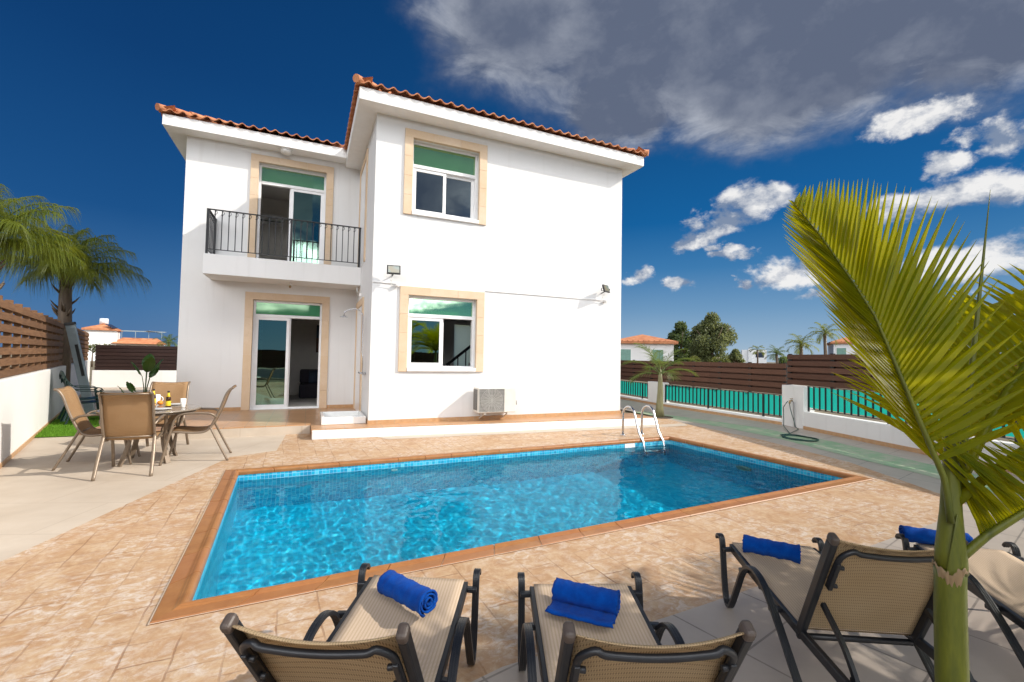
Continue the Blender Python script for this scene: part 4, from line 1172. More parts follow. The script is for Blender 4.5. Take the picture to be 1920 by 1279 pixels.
p = onplate(294, 757); mug((p.x, p.y, TZ), .042, .135, 'tall white mug with handle behind the left beer bottle', 'mug', 'mug')
p = onplate(343, 764); mug((p.x, p.y, TZ), .036, .125, 'tall white tumbler near the right rim of the table', 'cup', 'cup', False, .8)
def plate(px, py, r, label):
    p = onplate(px, py); m = MB(); m.lathe([(r*.55, 0), (r*.6, .004), (r, .014), (r*.99, .017), (r*.62, .008), (.01, .007)], 32)
    t = m.build('plate', M['china'], None, local=True); t.location = (p.x, p.y, TZ); tag(t, label, 'plate', 'white plates on the patio table')
plate(303, 768, .115, 'white plate at the front edge of the patio table'); plate(330, 759, .10, 'white plate at the back of the patio table, beside the tumbler')
p = onplate(300, 759.5); m = MB(); m.sphere((0, 0, .034), .036, 18, 12, sc=(1, 1, .93)); o = m.build('orange', M['orange'], None, local=True); o.location = (p.x, p.y, TZ); tag(o, 'orange fruit between the two beer bottles', 'fruit')
p = onplate(276, 762); m = MB()
for k in range(3): m.obox((.05*k-.05, .02*(k % 2), .012+.004*k), (.05, .01, 0), (-.01, .045, .003), (0, 0, .009))
o = m.build('bread', M['bread'], None, local=True, bevel=.006); o.location = (p.x, p.y, TZ); tag(o, 'slices of toasted bread beside the left beer bottle', 'bread')

# ------------------------------------------------------------------ left corner clutter
def plastic_chair(label, loc, rz):
    t = thing('plastic_chair', label, 'chair', loc, rz, 'stacked green plastic armchairs')
    m = MB(); m.grid(lambda u, v: ((u-.5)*.44, -.20+.42*v, .40+.02*v-.02*(1-(2*u-1)**2)), 8, 8); m.build('seat', M['plastic_green'], t, local=True, solid=.012)
    m = MB()
    for k in range(7):
        x = (k-3)*.064; m.band(smooth_path([(x, -.20, .40), (x, -.26, .62), (x*1.05, -.34, .90)], 4), (.042, 0, 0), .010)
    m.band(smooth_path([(-.24, -.34, .84), (-.16, -.36, .93), (0, -.37, .96), (.16, -.36, .93), (.24, -.34, .84)], 4), (0, .012, .07), .014)
    m.build('backrest', M['plastic_green'], t, local=True)
    for s_ in (-1, 1):
        m = MB(); m.band(smooth_path([(s_*.25, -.33, .84), (s_*.285, -.2, .68), (s_*.29, 0, .655), (s_*.28, .18, .64), (s_*.27, .24, .58)], 5), (.055, 0, 0), .016); m.build('armrest', M['plastic_green'], t, local=True)
        for (y0, y1) in ((.20, .29), (-.20, -.33)):
            m = MB(); m.bar((s_*.22 if y0 < 0 else s_*.25, y0, .60 if y0 > 0 else .42), (s_*.27, y1, 0), .05, .03, up=(0, 1, 0)); m.build('leg', M['plastic_green'], t, local=True)
    return t
pc = plastic_chair('dark green plastic armchair at the bottom of the stack on the turf', (-4.15, 12.2, .01), R(-62))
o = copy_tree(pc); o.location = (-4.18, 12.2, .085); o['label'] = 'dark green plastic armchair on top of the stack by the wall'
t = thing('leaning_panel', 'tall grey metal panel with a dark slot leaning on the wooden fence', 'panel', (-4.62, 13.6, 0))
a, b = Vector((-4.42, 13.3, .0)), Vector((-4.87, 13.3, 2.10)); d = (b-a).normalized(); sd = Vector((d.z, 0, -d.x))
m = MB(); m.obox((a+b)/2, sd*.085, Vector((0, .03, 0)), d*((b-a).length/2)); m.build('board', M['grey_panel'], t, bevel=.008)
m = MB(); c = a+(b-a)*.60; m.obox(c+Vector((0, -.032, 0))+sd*.03, sd*.028, Vector((0, .004, 0)), d*.36); m.build('slot', M['rubber'], t)
m = MB(); m.obox(a+(b-a)*.99+Vector((0, -.012, 0)), sd*.09, Vector((0, .045, 0)), d*.03); m.build('end_cap', M['rubber'], t)

# ------------------------------------------------------------------ sun loungers
def make_lounger(label, loc, rz, be):
    t = thing('sun_lounger', label, 'sun lounger', loc, rz, 'mesh sun loungers along the pool edge')
    W, zf, zh, Lh, Lb = .497/2, .325, .262, .793, .552
    DK, SL, CP = M['lounge_frame'], M['lounge_sling'], M['lounge_cap']
    for s_ in (-1, 1):
        x = s_*(W+.052)
        pth = smooth_path([(x, .075, .352), (x, .060, .376), (x, .030, .382), (x, .005, .362), (x, -.008, .30), (x, -.030, .15), (x, -.058, .045), (x, -.10, .012), (x, -.145, .045), (x, -.22, .17), (x, -.30, .305), (x, -.37, .362), (x, -.45, .378), (x, -.55, .352), (x, -.68, .255), (x, -.84, .105), (x, -.95, .012), (x, -1.02, .012)], 5)
        m = MB(); m.band(pth, (.034, 0, 0), .017)
        for q in (-1, 0, 1): m.band([p+Vector((q*.0105, 0, 0)) for p in pth], (.004, 0, 0), .0205)
        m.build('arm_and_leg', DK, t, local=True, bevel=.003)
        m = MB(); m.bar((s_*W, .0, zf), (s_*W, -Lh, zh), .024, .044); m.bar((s_*W, -Lh, zh), (s_*W, -Lh-.50, zh-.02), .024, .044)
        for y in (-.03, -.27, -.62):
            zz = zf+(zh-zf)*(-y/Lh); m.bar((s_*(W-.005), y, zz), (s_*(W+.06), y, zz-.004), .030, .024)
        m.build('side_rail', DK, t, local=True, bevel=.005)
    m = MB(); m.tube([(-W, 0, zf-.004), (W, 0, zf-.004)], .016, 8); m.tube([(-W, -.38, zf-.06), (W, -.38, zf-.06)], .013, 8); m.tube([(-W, -Lh+.03, zh-.03), (W, -Lh+.03, zh-.03)], .014, 8); m.tube([(-W, -Lh-.48, zh-.02), (W, -Lh-.48, zh-.02)], .014, 8)
    m.build('crossbars', DK, t, local=True)
    m = MB(); m.grid(lambda u, v: ((u-.5)*2*(W-.010), .012-(Lh+.005)*v, zf+.022+(zh-zf)*v-.016*math.sin(PI*min(1, max(0, v)))*(1-(2*u-1)**2)), 10, 24)
    m.build('seat_sling', SL2 if False else M['seat_sling'], t, local=True, solid=.004)
    # backrest: local frame along its slope
    c, s2 = math.cos(be), math.sin(be)
    def B(x, a, n=0): return Vector((x, -Lh-a*c+n*s2, zh+.015+a*s2+n*c))      # n points to the sitter's side
    for s_ in (-1, 1):
        m = MB(); m.bar(B(s_*W, -.02), B(s_*W, Lb-.01), .028, .042, up=tuple(B(0, 0, 1)-B(0, 0, 0))); m.build('back_rail', DK, t, local=True, bevel=.006)
        m = MB(); m.obox(B(s_*W, Lb+.004, 0), Vector((.0165, 0, 0)), (B(0, 1)-B(0, 0))*.020, (B(0, 0, 1)-B(0, 0, 0))*.0235); m.build('corner_cap', CP, t, local=True, bevel=.012, seg=3)
        # toothed prop arm
        m = MB(); p0 = B(s_*(W-.035), .20, -.02); p1 = Vector((s_*(W-.035), -Lh-.36, .20)); p2 = Vector((s_*(W-.035), -Lh-.46, .035))
        pp = smooth_path([p0, p0.lerp(p1, .5)+Vector((0, -.02, .02)), p1, p2], 5)
        m.band(pp, (.016, 0, 0), .022)
        for k in range(8, 15, 2): m.obox(pp[k]+Vector((0, .018, -.012)), (.008, 0, 0), (0, .011, 0), (0, 0, .017))
        m.build('prop_arm', DK, t, local=True)
        m = MB(); m.obox(B(s_*(W-.028), Lb-.17, -.030), Vector((.009, 0, 0)), (B(0, 1)-B(0, 0))*.075, (B(0, 0, 1)-B(0, 0, 0))*.012)
        for q in (-.055, .05): m.tube([B(s_*(W-.028), Lb-.17+q, -.03), B(s_*(W-.055), Lb-.17+q, -.034)], .010, 8)
        m.build('hinge_bracket', DK, t, local=True, bevel=.003)
    xi = W-.028
    hoop = [B(-xi, Lb-.24, -.022), B(-xi, Lb-.10, -.026), B(-xi+.012, Lb-.055, -.028), B(-xi+.045, Lb-.030, -.030)]
    hoop += [B(xi*q, Lb-.026-.016*(1-q*q), -.032-.012*(1-q*q)) for q in (-.7, -.5, -.25, 0, .25, .5, .7)]
    hoop += [B(xi-.045, Lb-.030, -.030), B(xi-.012, Lb-.055, -.028), B(xi, Lb-.10, -.026), B(xi, Lb-.24, -.022)]
    m = MB(); m.tube(smooth_path(hoop, 3), .0115, 8); m.build('head_hoop', DK, t, local=True)
    m = MB()
    def fb(u, v):
        a = -.01+(Lb+.022)*v; q = 1-(2*u-1)**2
        n = -.004-.030*q*v**2
        if v > .94: n += -.02*((v-.94)/.06)
        return B((u-.5)*2*(W-.006), a-.014*q*(v > .9), n+.016)
    m.grid(fb, 12, 26)
    m.build('back_sling', SL, t, local=True, solid=.004)
    return t
M['seat_sling'] = m_sling('lounger_seat_fabric', (.70, .56, .42), (.50, .375, .26), (.30, .205, .13), tw=.15, stripe=True)
make_lounger('mesh sun lounger at the left, its backrest in front of the near pool corner', (.559, 2.365, 0), -.487, .98)
for lab, loc, rz, be in (('mesh sun lounger second from the left, with the towel that has a loose flap', (1.302, 1.986, 0), -.38, 1.035),
                         ('mesh sun lounger just left of the big palm stem', (2.70, 1.955, 0), -.50, 1.127),
                         ('mesh sun lounger behind the big palm stem, at the right edge', (3.80, 1.475, 0), -.606, .95)):
    make_lounger(lab, loc, rz, be)

def towel(label, pa, pb, z, r=.058, flap=False, seed=0):
    # rolled bath towel: a long spiral sheet with real thickness
    a, b = onz(pa, z), onz(pb, z); d = b-a; L = d.length; c = (a+b)/2
    t = thing('rolled_towel', label, 'towel', (c.x, c.y, z-r), math.atan2(d.y, d.x), 'rolled blue towels on the loungers')
    rg = random.Random(seed); m = MB(); turns = 3.1; N = 96; nx = 22; th = .0085
    offs = [rg.uniform(-.006, .006) for _ in range(8)]
    pathr = []
    for k in range(N+1):
        f = k/N; ang = f*turns*2*PI; rr = .010+(r-.010)*f
        pathr.append((rr*math.cos(ang-1.9-turns*2*PI), rr*math.sin(ang-1.9-turns*2*PI)*.90+r*.93))
    if flap:
        y, zz = pathr[-1]
        for k in range(1, 13): pathr.append((y-.010*k if not flap else y-.011*k, max(.006, zz*(1-k/4.)) +.012*max(0, math.sin(k*.75))*(k > 3)))
    N = len(pathr)-1; vs = []
    for k, (y, zz) in enumerate(pathr):
        y0, z0 = pathr[max(k-1, 0)]; y1, z1 = pathr[min(k+1, N)]
        tl = math.hypot(y1-y0, z1-z0) or 1; ny, nz = -(z1-z0)/tl, (y1-y0)/tl
        for i in range(nx+1):
            u = i/nx; e = abs(2*u-1)
            x = (u-.5)*(L+2*offs[k % 8]*.5+.004*math.sin(k*.3)+.002*math.sin(k*1.1))
            wob = .0022*math.sin(x*70+k*.12+seed)+.0016*math.sin(x*160+k*.31)-.006*(e**8)
            f = min(1, k/90)
            vs.append((x, y+ny*wob*f, zz+nz*wob*f))
    m.add(vs, [(k*(nx+1)+i, k*(nx+1)+i+1, (k+1)*(nx+1)+i+1, (k+1)*(nx+1)+i) for k in range(N) for i in range(nx)], 0, True)
    o = m.build('towel_cloth', M['towel'], t, local=True, solid=th)
    return t
towel('rolled royal blue towel on the left lounger, nearest the pool corner', (727, 1088), (805, 1128), .40, .056, seed=1)
towel('rolled royal blue towel with a loose flap on the second lounger', (1042, 1102), (1160, 1128), .40, .052, True, seed=2)
towel('rolled royal blue towel on the lounger left of the palm, plump and neat', (1394, 1016), (1500, 1037), .40, .050, seed=3)
towel('rolled royal blue towel half hidden behind the backrest left of the palm stem', (1690, 998), (1816, 1014), .395, .052, seed=4)
# ------------------------------------------------------------------ palms
def leaflet(mb, base, tip, up, w, droop=0.0, segs=4, fold=.35, twist=0.0):
    # one lance-shaped leaflet folded along its midrib
    base, tip, up = Vector(base), Vector(tip), Vector(up)
    ax = tip-base; L = ax.length
    if L < 1e-4: return
    side = ax.cross(up)
    if side.length < 1e-5: side = ax.orthogonal()
    side.normalize(); nn = side.cross(ax).normalized()
    vs = []
    for k in range(segs+1):
        t = k/segs
        ww = w*(.35+1.9*t)*(1-t)**.8 if t < .34 else w*(.35+1.9*.34)*(1-t)**.8*(1-.45*(t-.34))
        if k == segs: ww = .0004
        c = base+ax*t+Vector((0, 0, -droop*L*t*t))
        sd = side*math.cos(twist*t)+nn*math.sin(twist*t)
        vs += [c-sd*ww/2+nn*(ww*fold), c, c+sd*ww/2+nn*(ww*fold)]
    fs = []
    for k in range(segs):
        a = k*3; fs += [(a, a+1, a+4, a+3), (a+1, a+2, a+5, a+4)]
    mb.add(vs, fs, 0, False)
def poly_at(pts, t):
    # pts: list of (t, tuple) sorted by t
    for (t0, a), (t1, b) in zip(pts, pts[1:]):
        if t <= t1:
            f = 0 if t1 == t0 else max(0, (t-t0)/(t1-t0)); return tuple(x+(y-x)*f for x, y in zip(a, b))
    return pts[-1][1]
def frond(parent, base, az, elev, L, n=26, leaf=.45, curve=1.0, droop=.35, ang=58, w=.02, mat='frond', lift=.25, segs=3, rr=.012, twist=0, jit=.1, rg=None, bare=.14):
    rg = rg or random.Random(1)
    p = Vector(base); e = elev; N = 12; pts = [p.copy()]; T = []
    for k in range(N):
        d = Vector((math.sin(az)*math.cos(e), math.cos(az)*math.cos(e), math.sin(e))); T.append(d)
        p = p+d*(L/N); pts.append(p.copy()); e -= curve/N*(0.4+1.2*k/N)
    T.append(T[-1])
    mb = MB(); mb.tube(pts, [rr*(1-.85*k/N) for k in range(N+1)], 6)
    hs = Vector((math.cos(az), -math.sin(az), 0))
    for s_ in (-1, 1):
        for k in range(n):
            t = bare+(1-bare)*(k+.5*(s_ > 0))/n
            i = min(int(t*N), N-1); f = t*N-i
            q = pts[i].lerp(pts[i+1], f); tg = T[i]
            upv = hs.cross(tg)
            if upv.z < 0: upv = -upv
            a = R(ang)*(1-.55*t)+rg.uniform(-jit, jit)*.5
            ll = leaf*math.sin(PI*min(1, .12+.86*t))**.6*rg.uniform(.88, 1.08)
            dr = (tg*math.cos(a)+hs*s_*math.sin(a)+upv*(lift+rg.uniform(-jit, jit))).normalized()
            leaflet(mb, q, q+dr*ll, upv, w*rg.uniform(.85, 1.1), droop*rg.uniform(.7, 1.3), segs, twist=twist)
    return mb.build('frond', M[mat], parent)

# ----- the big foreground palm
D0 = 1.33
tb = dep((1785, 1279), D0); bx, by = tb.x, tb.y
big = thing('palm_tree', 'large young palm in the right foreground with a green stem and yellow-green fronds', 'palm tree', (bx, by, 0), 0)
zr = dep((1785, 1066), D0).z; zc = dep((1790, 905), D0).z
m = MB()
prof = [(0, .043), (.15, .041), (.35, .039), (zr-.14, .0372), (zr-.04, .0365), (zr-.004, .0372)]
m.tube([(bx+.004*math.sin(z*7), by, z) for z, r in prof], [r for z, r in prof], 24)
trunk = m.build('trunk', M['palm_green'], big)
m = MB(); n = 90
ca = math.atan2(-by, -bx)+.15
def scar(u, v):
    a = u*2*PI; near = max(0, math.cos(a-ca))**3
    low = .010+.006*math.sin(a*5)+near*(.034+.010*math.sin(a*11+1)+.008*math.sin(a*23))
    z = zr+.004+.006*math.sin(a*3+1)+.004*math.sin(a*13)-low*v
    r = .0378+.0028*math.sin(v*PI)**.5*(1-.5*v)+.0008*math.sin(a*17+v*4)
    return (bx+r*math.cos(a), by+r*math.sin(a), z)
m.grid(scar, n, 4); m.build('leaf_scar', M['palm_scar'], trunk)
m = MB()
prof = [(zr-.002, .0355), (zr+.05, .035), (zr+.10, .031), (zr+.16, .026), (zc, .022), (zc+.1, .016), (zc+.2, .010)]
m.tube([(bx+.006*k*.6, by, z) for k, (z, r) in enumerate(prof)], [r for z, r in prof], 20)
m.build('crown_shaft', M['palm_green'], big)
# dry sheath flap wrapped round the stem above the scar
m = MB()
def flap(u, v):
    a = 3.3+u*1.9; z = zr-.012+v*(.17*(1-abs(2*u-1)**1.6)+.004); r = .0368-.010*v*(1-abs(2*u-1))+.002*math.sin(u*9)
    return (bx+r*math.cos(a), by+r*math.sin(a), z)
m.grid(flap, 10, 6); m.build('leaf_sheath', M['palm_green'], big, solid=.003)
# frond 1: the tall one in front; read off as stem line and tip line
RA = [(0, (1783, 980, D0-.01)), (.07, (1772, 900, D0)), (.14, (1742, 831, D0+.02)), (.28, (1701, 735, D0+.05)), (.45, (1665, 650, D0+.08)), (.55, (1640, 592, D0+.10)), (.66, (1605, 537, D0+.13)), (.85, (1540, 444, D0+.18)), (1, (1484, 376, D0+.23))]
def rachis(t):
    a, b, c = poly_at(RA, t); return dep((a, b), c)
RT = [(.10, (1905, 800, -.12)), (.14, (1945, 735, -.13)), (.18, (1940, 665, -.13)), (.22, (1922, 622, -.12)), (.26, (1894, 570, -.10)), (.30, (1868, 506, -.08)), (.36, (1842, 468, -.06)), (.42, (1815, 418, -.05)), (.47, (1778, 379, -.03)), (.53, (1722, 353, 0)), (.60, (1667, 340, 0)), (.68, (1629, 336, .02)), (.78, (1583, 335, .02)), (.88, (1543, 339, .02)), (.96, (1512, 350, .01)), (1, (1487, 362, 0))]
LT = [(.08, (1672, 800, .14)), (.13, (1640, 735, .16)), (.18, (1598, 659, .18)), (.28, (1545, 582, .20)), (.36, (1522, 530, .20)), (.42, (1494, 482, .18)), (.50, (1474, 452, .16)), (.62, (1468, 425, .12)), (.78, (1468, 402, .08)), (.90, (1474, 385, .05)), (1, (1480, 367, .02))]
m = MB(); m.tube([rachis(k/40) for k in range(41)], [.0115*(1-.85*(k/40)**.8) for k in range(41)], 8, flat=(1.15, .8))
f1 = m.build('leaf_stalk', M['palm_green'], big)
rg = random.Random(21); m = MB()
view = CF
for side, TT, n in ((1, RT, 45), (-1, LT, 46)):
    for k in range(n):
        t = .10+.89*((k+.5*(side > 0))/n); tj = min(1, t+rg.uniform(-.002, .002))
        b = rachis(t); x, y, dd = poly_at(TT, tj)
        d0 = poly_at(RA, t)[2]
        tip = dep((x+rg.uniform(-2.5, 2.5), y+rg.uniform(-4, 4)), d0+dd+rg.uniform(-.008, .008))
        up = (CF*-1+Vector((0, 0, .25)))
        leaflet(m, b, tip, up, (.042 if side > 0 else .034)*rg.uniform(.85, 1.12)*(1 if t < .85 else .8), .02*rg.uniform(-.3, 1), 7, .24, rg.uniform(-.12, .12))
m.build('frond', M['frond'], big)
# frond 2: low, reaching out of frame to the right, leaflets rising to the left
RB = [(0, (1796, 1050, D0)), (.12, (1850, 1004, D0-.02)), (.26, (1920, 960, D0-.05)), (.45, (2020, 902, D0-.09)), (.7, (2150, 850, D0-.13)), (1, (2330, 830, D0-.18))]
def rb(t):
    a, b, c = poly_at(RB, t); return dep((a, b), c)
m = MB(); m.tube([rb(k/24) for k in range(25)], [.013*(1-.85*k/24) for k in range(25)], 8)
m.build('leaf_stalk', M['palm_green'], big)
TB = [(.10, (1812, 912, .07)), (.16, (1790, 850, .06)), (.22, (1744, 806, .05)), (.30, (1772, 803, .05)), (.38, (1838, 812, .04)), (.48, (1900, 822, .03)), (.6, (1990, 800, 0)), (.8, (2150, 770, 0)), (1, (2330, 800, 0))]
m = MB(); rg = random.Random(5)
for k in range(74):
    t = .10+.88*k/74; b = rb(t); x, y, dd = poly_at(TB, min(1, t+rg.uniform(-.02, .02)))
    tip = dep((x+rg.uniform(-14, 14), y+rg.uniform(-12, 22)), poly_at(RB, t)[2]+dd)
    leaflet(m, b, tip, CF*-1+Vector((0, 0, .3)), .033*rg.uniform(.85, 1.1), .05, 6, .35, rg.uniform(-.6, .6))
    if t > .5: leaflet(m, b, b+Vector((.10, -.18, -.26))*rg.uniform(.9, 1.1)+(rb(min(1, t+.05))-b)*2, CF*-1, .021, .1, 5, .35)
m.build('frond', M['frond'], big)
# the unopened spear leaf
a, b = dep((1800, 905), D0+.02), dep((1857, 356), D0+.10)
m = MB(); m.tube([a.lerp(b, k/10)+Vector((0, 0, 0)) for k in range(11)], [.0105*(1-.93*(k/10)**1.3) for k in range(11)], 8)
m.build('spear_leaf', M['palm_green'], big)
c = Vector((bx, by, zc-.08))
rg = random.Random(9)
for az, el, L, cu in ((70, 30, 1.15, .5), (76, 46, 1.2, .6), (98, 55, 1.35, 1.2), (132, 48, 1.3, 1.2)):
    frond(big, c, R(az), R(el), L, 38, .50, cu, .10, 62, .034, 'frond', .35, 5, .016, .2, .1, rg, .2)

# ----- two unseen young palms added right of the frame so their fronds shade the loungers
for px_, py_, hz, nf, lab in ((4.85, .05, 1.75, 22, 'unseen bushy young palm added for shade just beyond the right edge of the sun terrace'), (3.55, -.75, 2.1, 20, 'unseen bushy young palm added for shade behind the viewpoint, the taller of the two beside the sun terrace')):
    sec = thing('palm_tree', lab, 'palm tree', (px_, py_, 0), 0)
    m = MB(); m.tube([(px_, py_, 0), (px_-.01, py_, hz*.5), (px_+.01, py_+.01, hz)], [.07, .06, .045], 14); m.build('trunk', M['palm_green'], sec)
    for k in range(nf):
        frond(sec, (px_+.01, py_+.01, hz-.03), R(k*137.5+rg.uniform(-10, 10)), R(76-62*k/nf+rg.uniform(-6, 6)), rg.uniform(1.25, 1.55), 34, .55, 1.35, .16, 60, .036, 'frond', .25, 4, .016, .1, .1, rg, .16)

# ----- queen palms beyond the left fence
def queen_palm(x, y, h, r, label, seed, nf=26):
    rg = random.Random(seed)
    t = thing('queen_palm', label, 'palm tree', (x, y, 0), 0, 'queen palms beyond the left fence')
    m = MB(); m.tube([(x, y, 0), (x+.03, y, h*.5), (x, y, h*.86), (x, y, h)], [.17, .14, .12, .11], 14)
    tr = m.build('trunk', M['bark'], t)
    for k in range(16):
        m = MB(); a = rg.uniform(0, 2*PI); z = h*rg.uniform(.66, .95)
        m.tube([(x+.11*math.cos(a), y+.11*math.sin(a), z), (x+.20*math.cos(a), y+.20*math.sin(a), z+.1), (x+.26*math.cos(a), y+.26*math.sin(a), z+.2)], [.03, .022, .006], 5); m.build('old_leaf_base', M['bark'], tr)
    for k in range(nf):
        az = k*2.39996; u = k/nf
        frond(t, (x, y, h-.05), az+rg.uniform(-.2, .2), R(88-72*u+rg.uniform(-7, 7)), r*rg.uniform(.86, 1.08), 66, r*.33, 1.6-.4*u, 1.15, 66, .019, 'frond_dark', .1, 3, .02, .4, .35, rg, .12)
    return t
p1 = dep((120, 600), 11.2)
queen_palm(p1.x, p1.y, dep((124, 512), 11.2).z, 1.62, 'feathery queen palm with a brown trunk rising behind the end of the wooden fence', 4, 36)
p2 = dep((-34, 600), 8.4)
queen_palm(p2.x, p2.y, dep((-34, 452), 8.4).z, 1.55, 'feathery queen palm at the left edge, only its hanging fronds in view', 8, 28)

# ----- young palm by the villa corner
yp = thing('young_palm', 'slim young palm with arching fronds standing by the first white pillar', 'palm tree', (8.51, 9.31, 0))
m = MB(); m.tube([(8.51, 9.31, 0), (8.50, 9.31, .25), (8.52, 9.31, .65), (8.52, 9.31, 1.02), (8.51, 9.31, 1.25)], [.115, .095, .075, .055, .03], 14); m.build('trunk', M['bark_grey'], yp)
rg = random.Random(31)
for az, el, L in ((-95, 66, 1.15), (-60, 40, 1.05), (-130, 45, .98), (-80, 12, .9), (-20, 72, 1.2), (40, 60, 1.15), (75, 42, 1.05), (110, 25, 1.0), (150, 50, 1.0), (95, 66, 1.1), (-160, 20, .9), (20, 30, .9)):
    frond(yp, (8.515, 9.31, 1.12), R(az+66 if False else az), R(el), L, 24, .42, 1.3, .35, 58, .019, 'frond_mid', .2, 3, .011, .2, .2, rg, .25)
m = MB(); m.lathe([(.34, -.01), (.34, .006), (.30, .008), (.02, .012)], 24, (8.51, 9.31, 0)); tag(m.build('soil', M['soil']), kind='structure')

# ----- potted bird-of-paradise at the wing's corner
PX0, PY0 = -3.02, 11.6
pt = thing('potted_plant', 'potted broad-leaved plant with paddle leaves at the villa corner behind the table', 'potted plant', (PX0, PY0, PZ if PX0 > -3.3 else 0))
zb_ = PZ
m = MB(); m.lathe([(.13, zb_), (.17, zb_+.32), (.185, zb_+.33), (.185, zb_+.36), (.165, zb_+.36), (.16, zb_+.31), (.01, zb_+.31)], 24, (PX0, PY0, 0)); m.build('pot', M['pot'], pt)
m = MB(); m.lathe([(.16, zb_+.315), (.08, zb_+.325), (.01, zb_+.33)], 20, (PX0, PY0, 0)); m.build('soil', M['soil'], pt)
rg = random.Random(17)
def paddle(az, lean, hs, L, Wd):
    d = Vector((math.sin(az), math.cos(az), 0)); b = Vector((PX0, PY0, zb_+.32))
    top = b+d*lean+Vector((0, 0, hs)); m = MB()
    st = smooth_path([b+d*.02, b.lerp(top, .5)-d*lean*.12, top], 5); m.tube(st, [.014*(1-.55*k/(len(st)-1)) for k in range(len(st))], 6)
    s_ = m.build('leaf_stem', M['broad'], pt)
    ld = (d*.30+Vector((0, 0, 1))*.95).normalized(); sd = Vector((d.y, -d.x, 0)); nn = sd.cross(ld)
    m = MB()
    def fn(u, v):
        wv = Wd*math.sin(PI*min(1, v*.97+.02))**.62*(1-.25*v); x = (u-.5)*2
        p = top+ld*(L*v)+d*(L*.22*v*v)-Vector((0, 0, L*.12*v**3))+sd*(x*wv*.5)+nn*(abs(x)*wv*-.16+.006*math.sin(v*26)*abs(x))
        return tuple(p)
    m.grid(fn, 8, 12); m.build('leaf', M['broad'], s_)
for a in ((-100, .06, .50, .36, .24), (80, .08, .54, .38, .25), (0, .03, .64, .38, .25), (150, .07, .58, .38, .24), (30, .10, .46, .34, .22), (-60, .28, .16, .26, .15), (-110, .30, .10, .26, .14), (95, .30, .14, .26, .14), (-150, .22, .2, .22, .1)):
    paddle(R(a[0]), *a[1:])
# ------------------------------------------------------------------ beyond the fences
def at(px, d, py=690):
    p = dep((px, py), d); return p.x, p.y
def zat(px, py, d): return dep((px, py), d).z
def leafy(name, mat, parent, blobs, n, size, seed, dens=1.0):
    # many small leaf faces gathered in clumps through the crown volume
    rg = random.Random(seed); m = MB()
    tot = sum(b[3]**2 for b in blobs)
    for (cx, cy, cz, r, sq) in blobs:
        k = int(n*r*r/tot)
        for _ in range(k):
            th = rg.uniform(0, 2*PI); ph = math.acos(rg.uniform(-1, 1)); rr = r*(rg.random()**.33)*rg.uniform(.82, 1.10)
            p = Vector((cx+rr*math.sin(ph)*math.cos(th), cy+rr*math.sin(ph)*math.sin(th), cz+rr*math.cos(ph)*sq))
            a = Vector((rg.gauss(0, 1), rg.gauss(0, 1), rg.gauss(0, .8)-.35)).normalized(); b = a.orthogonal().normalized()
            b = (Matrix.Rotation(rg.uniform(0, 6.28), 3, a) @ b)
            s_ = size*rg.uniform(.6, 1.35)
            m.add([p-a*s_-b*s_*.0, p+b*s_*.42, p+a*s_, p-b*s_*.42], [(0, 1, 2, 3)])
    return m.build(name, mat, parent)
def tree(name, label, px, d, top, wpx, mat, seed, n=6000, size=.16, shape=1.0, group='trees beyond the right fence', bark='bark'):
    rg = random.Random(seed); x, y = at(px, d); zt = zat(px, top, d); w = wpx/848*d
    t = thing(name, label, 'tree', (x, y, 0), 0, group)
    m = MB(); h0 = zt*.35
    m.tube([(x, y, 0), (x+.1, y, h0*.6), (x, y, h0), (x+.1, y, zt*.75)], [w*.05, w*.04, w*.03, w*.01], 10)
    for k in range(6):
        a = k*1.05+rg.uniform(-.3, .3); m.tube([(x, y, h0*rg.uniform(.7, 1.2)), (x+math.cos(a)*w*.2, y+math.sin(a)*w*.2, zt*.55), (x+math.cos(a)*w*.36, y+math.sin(a)*w*.36, zt*rg.uniform(.6, .8))], [w*.022, w*.015, w*.004], 6)
    m.build('trunk', M[bark], t)
    blobs = []
    nb = 26
    for k in range(nb):
        u = rg.random(); a = rg.uniform(0, 2*PI)
        prof = (math.sin(PI*min(1, .16+.80*u))**.75)*(1-.35*u**2)*shape
        r = w*rg.uniform(.12, .205); rad = max(0, w*.5*prof-r*.6)*math.sqrt(rg.uniform(.25, 1))
        z = zt*.20+(zt*.80-r)*u
        blobs.append((x+rad*math.cos(a), y+rad*math.sin(a), z, r, rg.uniform(.75, 1.0)))
    leafy('crown', mat, t, blobs, n, size, seed+1)
    return t
tree('leafy_tree', 'tall rounded grey-green tree, the highest beyond the right fence', 1335, 52, 583, 96, M['tree_leaf'], 3, 15000, .15)
tree('leafy_tree', 'dark green tree just left of the tallest tree', 1276, 56, 600, 72, M['tree_dark'], 13, 10000, .16)
tree('leafy_tree', 'low grey-green tree just right of the tallest tree', 1379, 60, 652, 34, M['tree_leaf'], 23, 3500, .15)
for px, d, top, w_, lab in ((1303, 47, 664, 26, 'small yellowish shrub below the dark tree, peeping over the brown fence'), (1343, 46, 661, 34, 'yellowish shrub below the tallest tree, peeping over the brown fence')):
    rg = random.Random(px); x, y = at(px, d); zt = zat(px, top, d); w = w_/848*d
    t = thing('shrub', lab, 'shrub', (x, y, 0), 0, 'shrubs beyond the right fence')
    m = MB()
    for k in range(5): m.tube([(x, y, 0), (x+rg.uniform(-.4, .4), y+rg.uniform(-.4, .4), zt*.8)], [.06, .02], 6)
    m.build('stems', M['bark'], t)
    leafy('crown', M['shrub'], t, [(x+rg.uniform(-.4, .4)*w, y+rg.uniform(-.3, .3)*w, zt*rg.uniform(.35, .78), w*.26, .9) for _ in range(12)], 2600, .12, px)
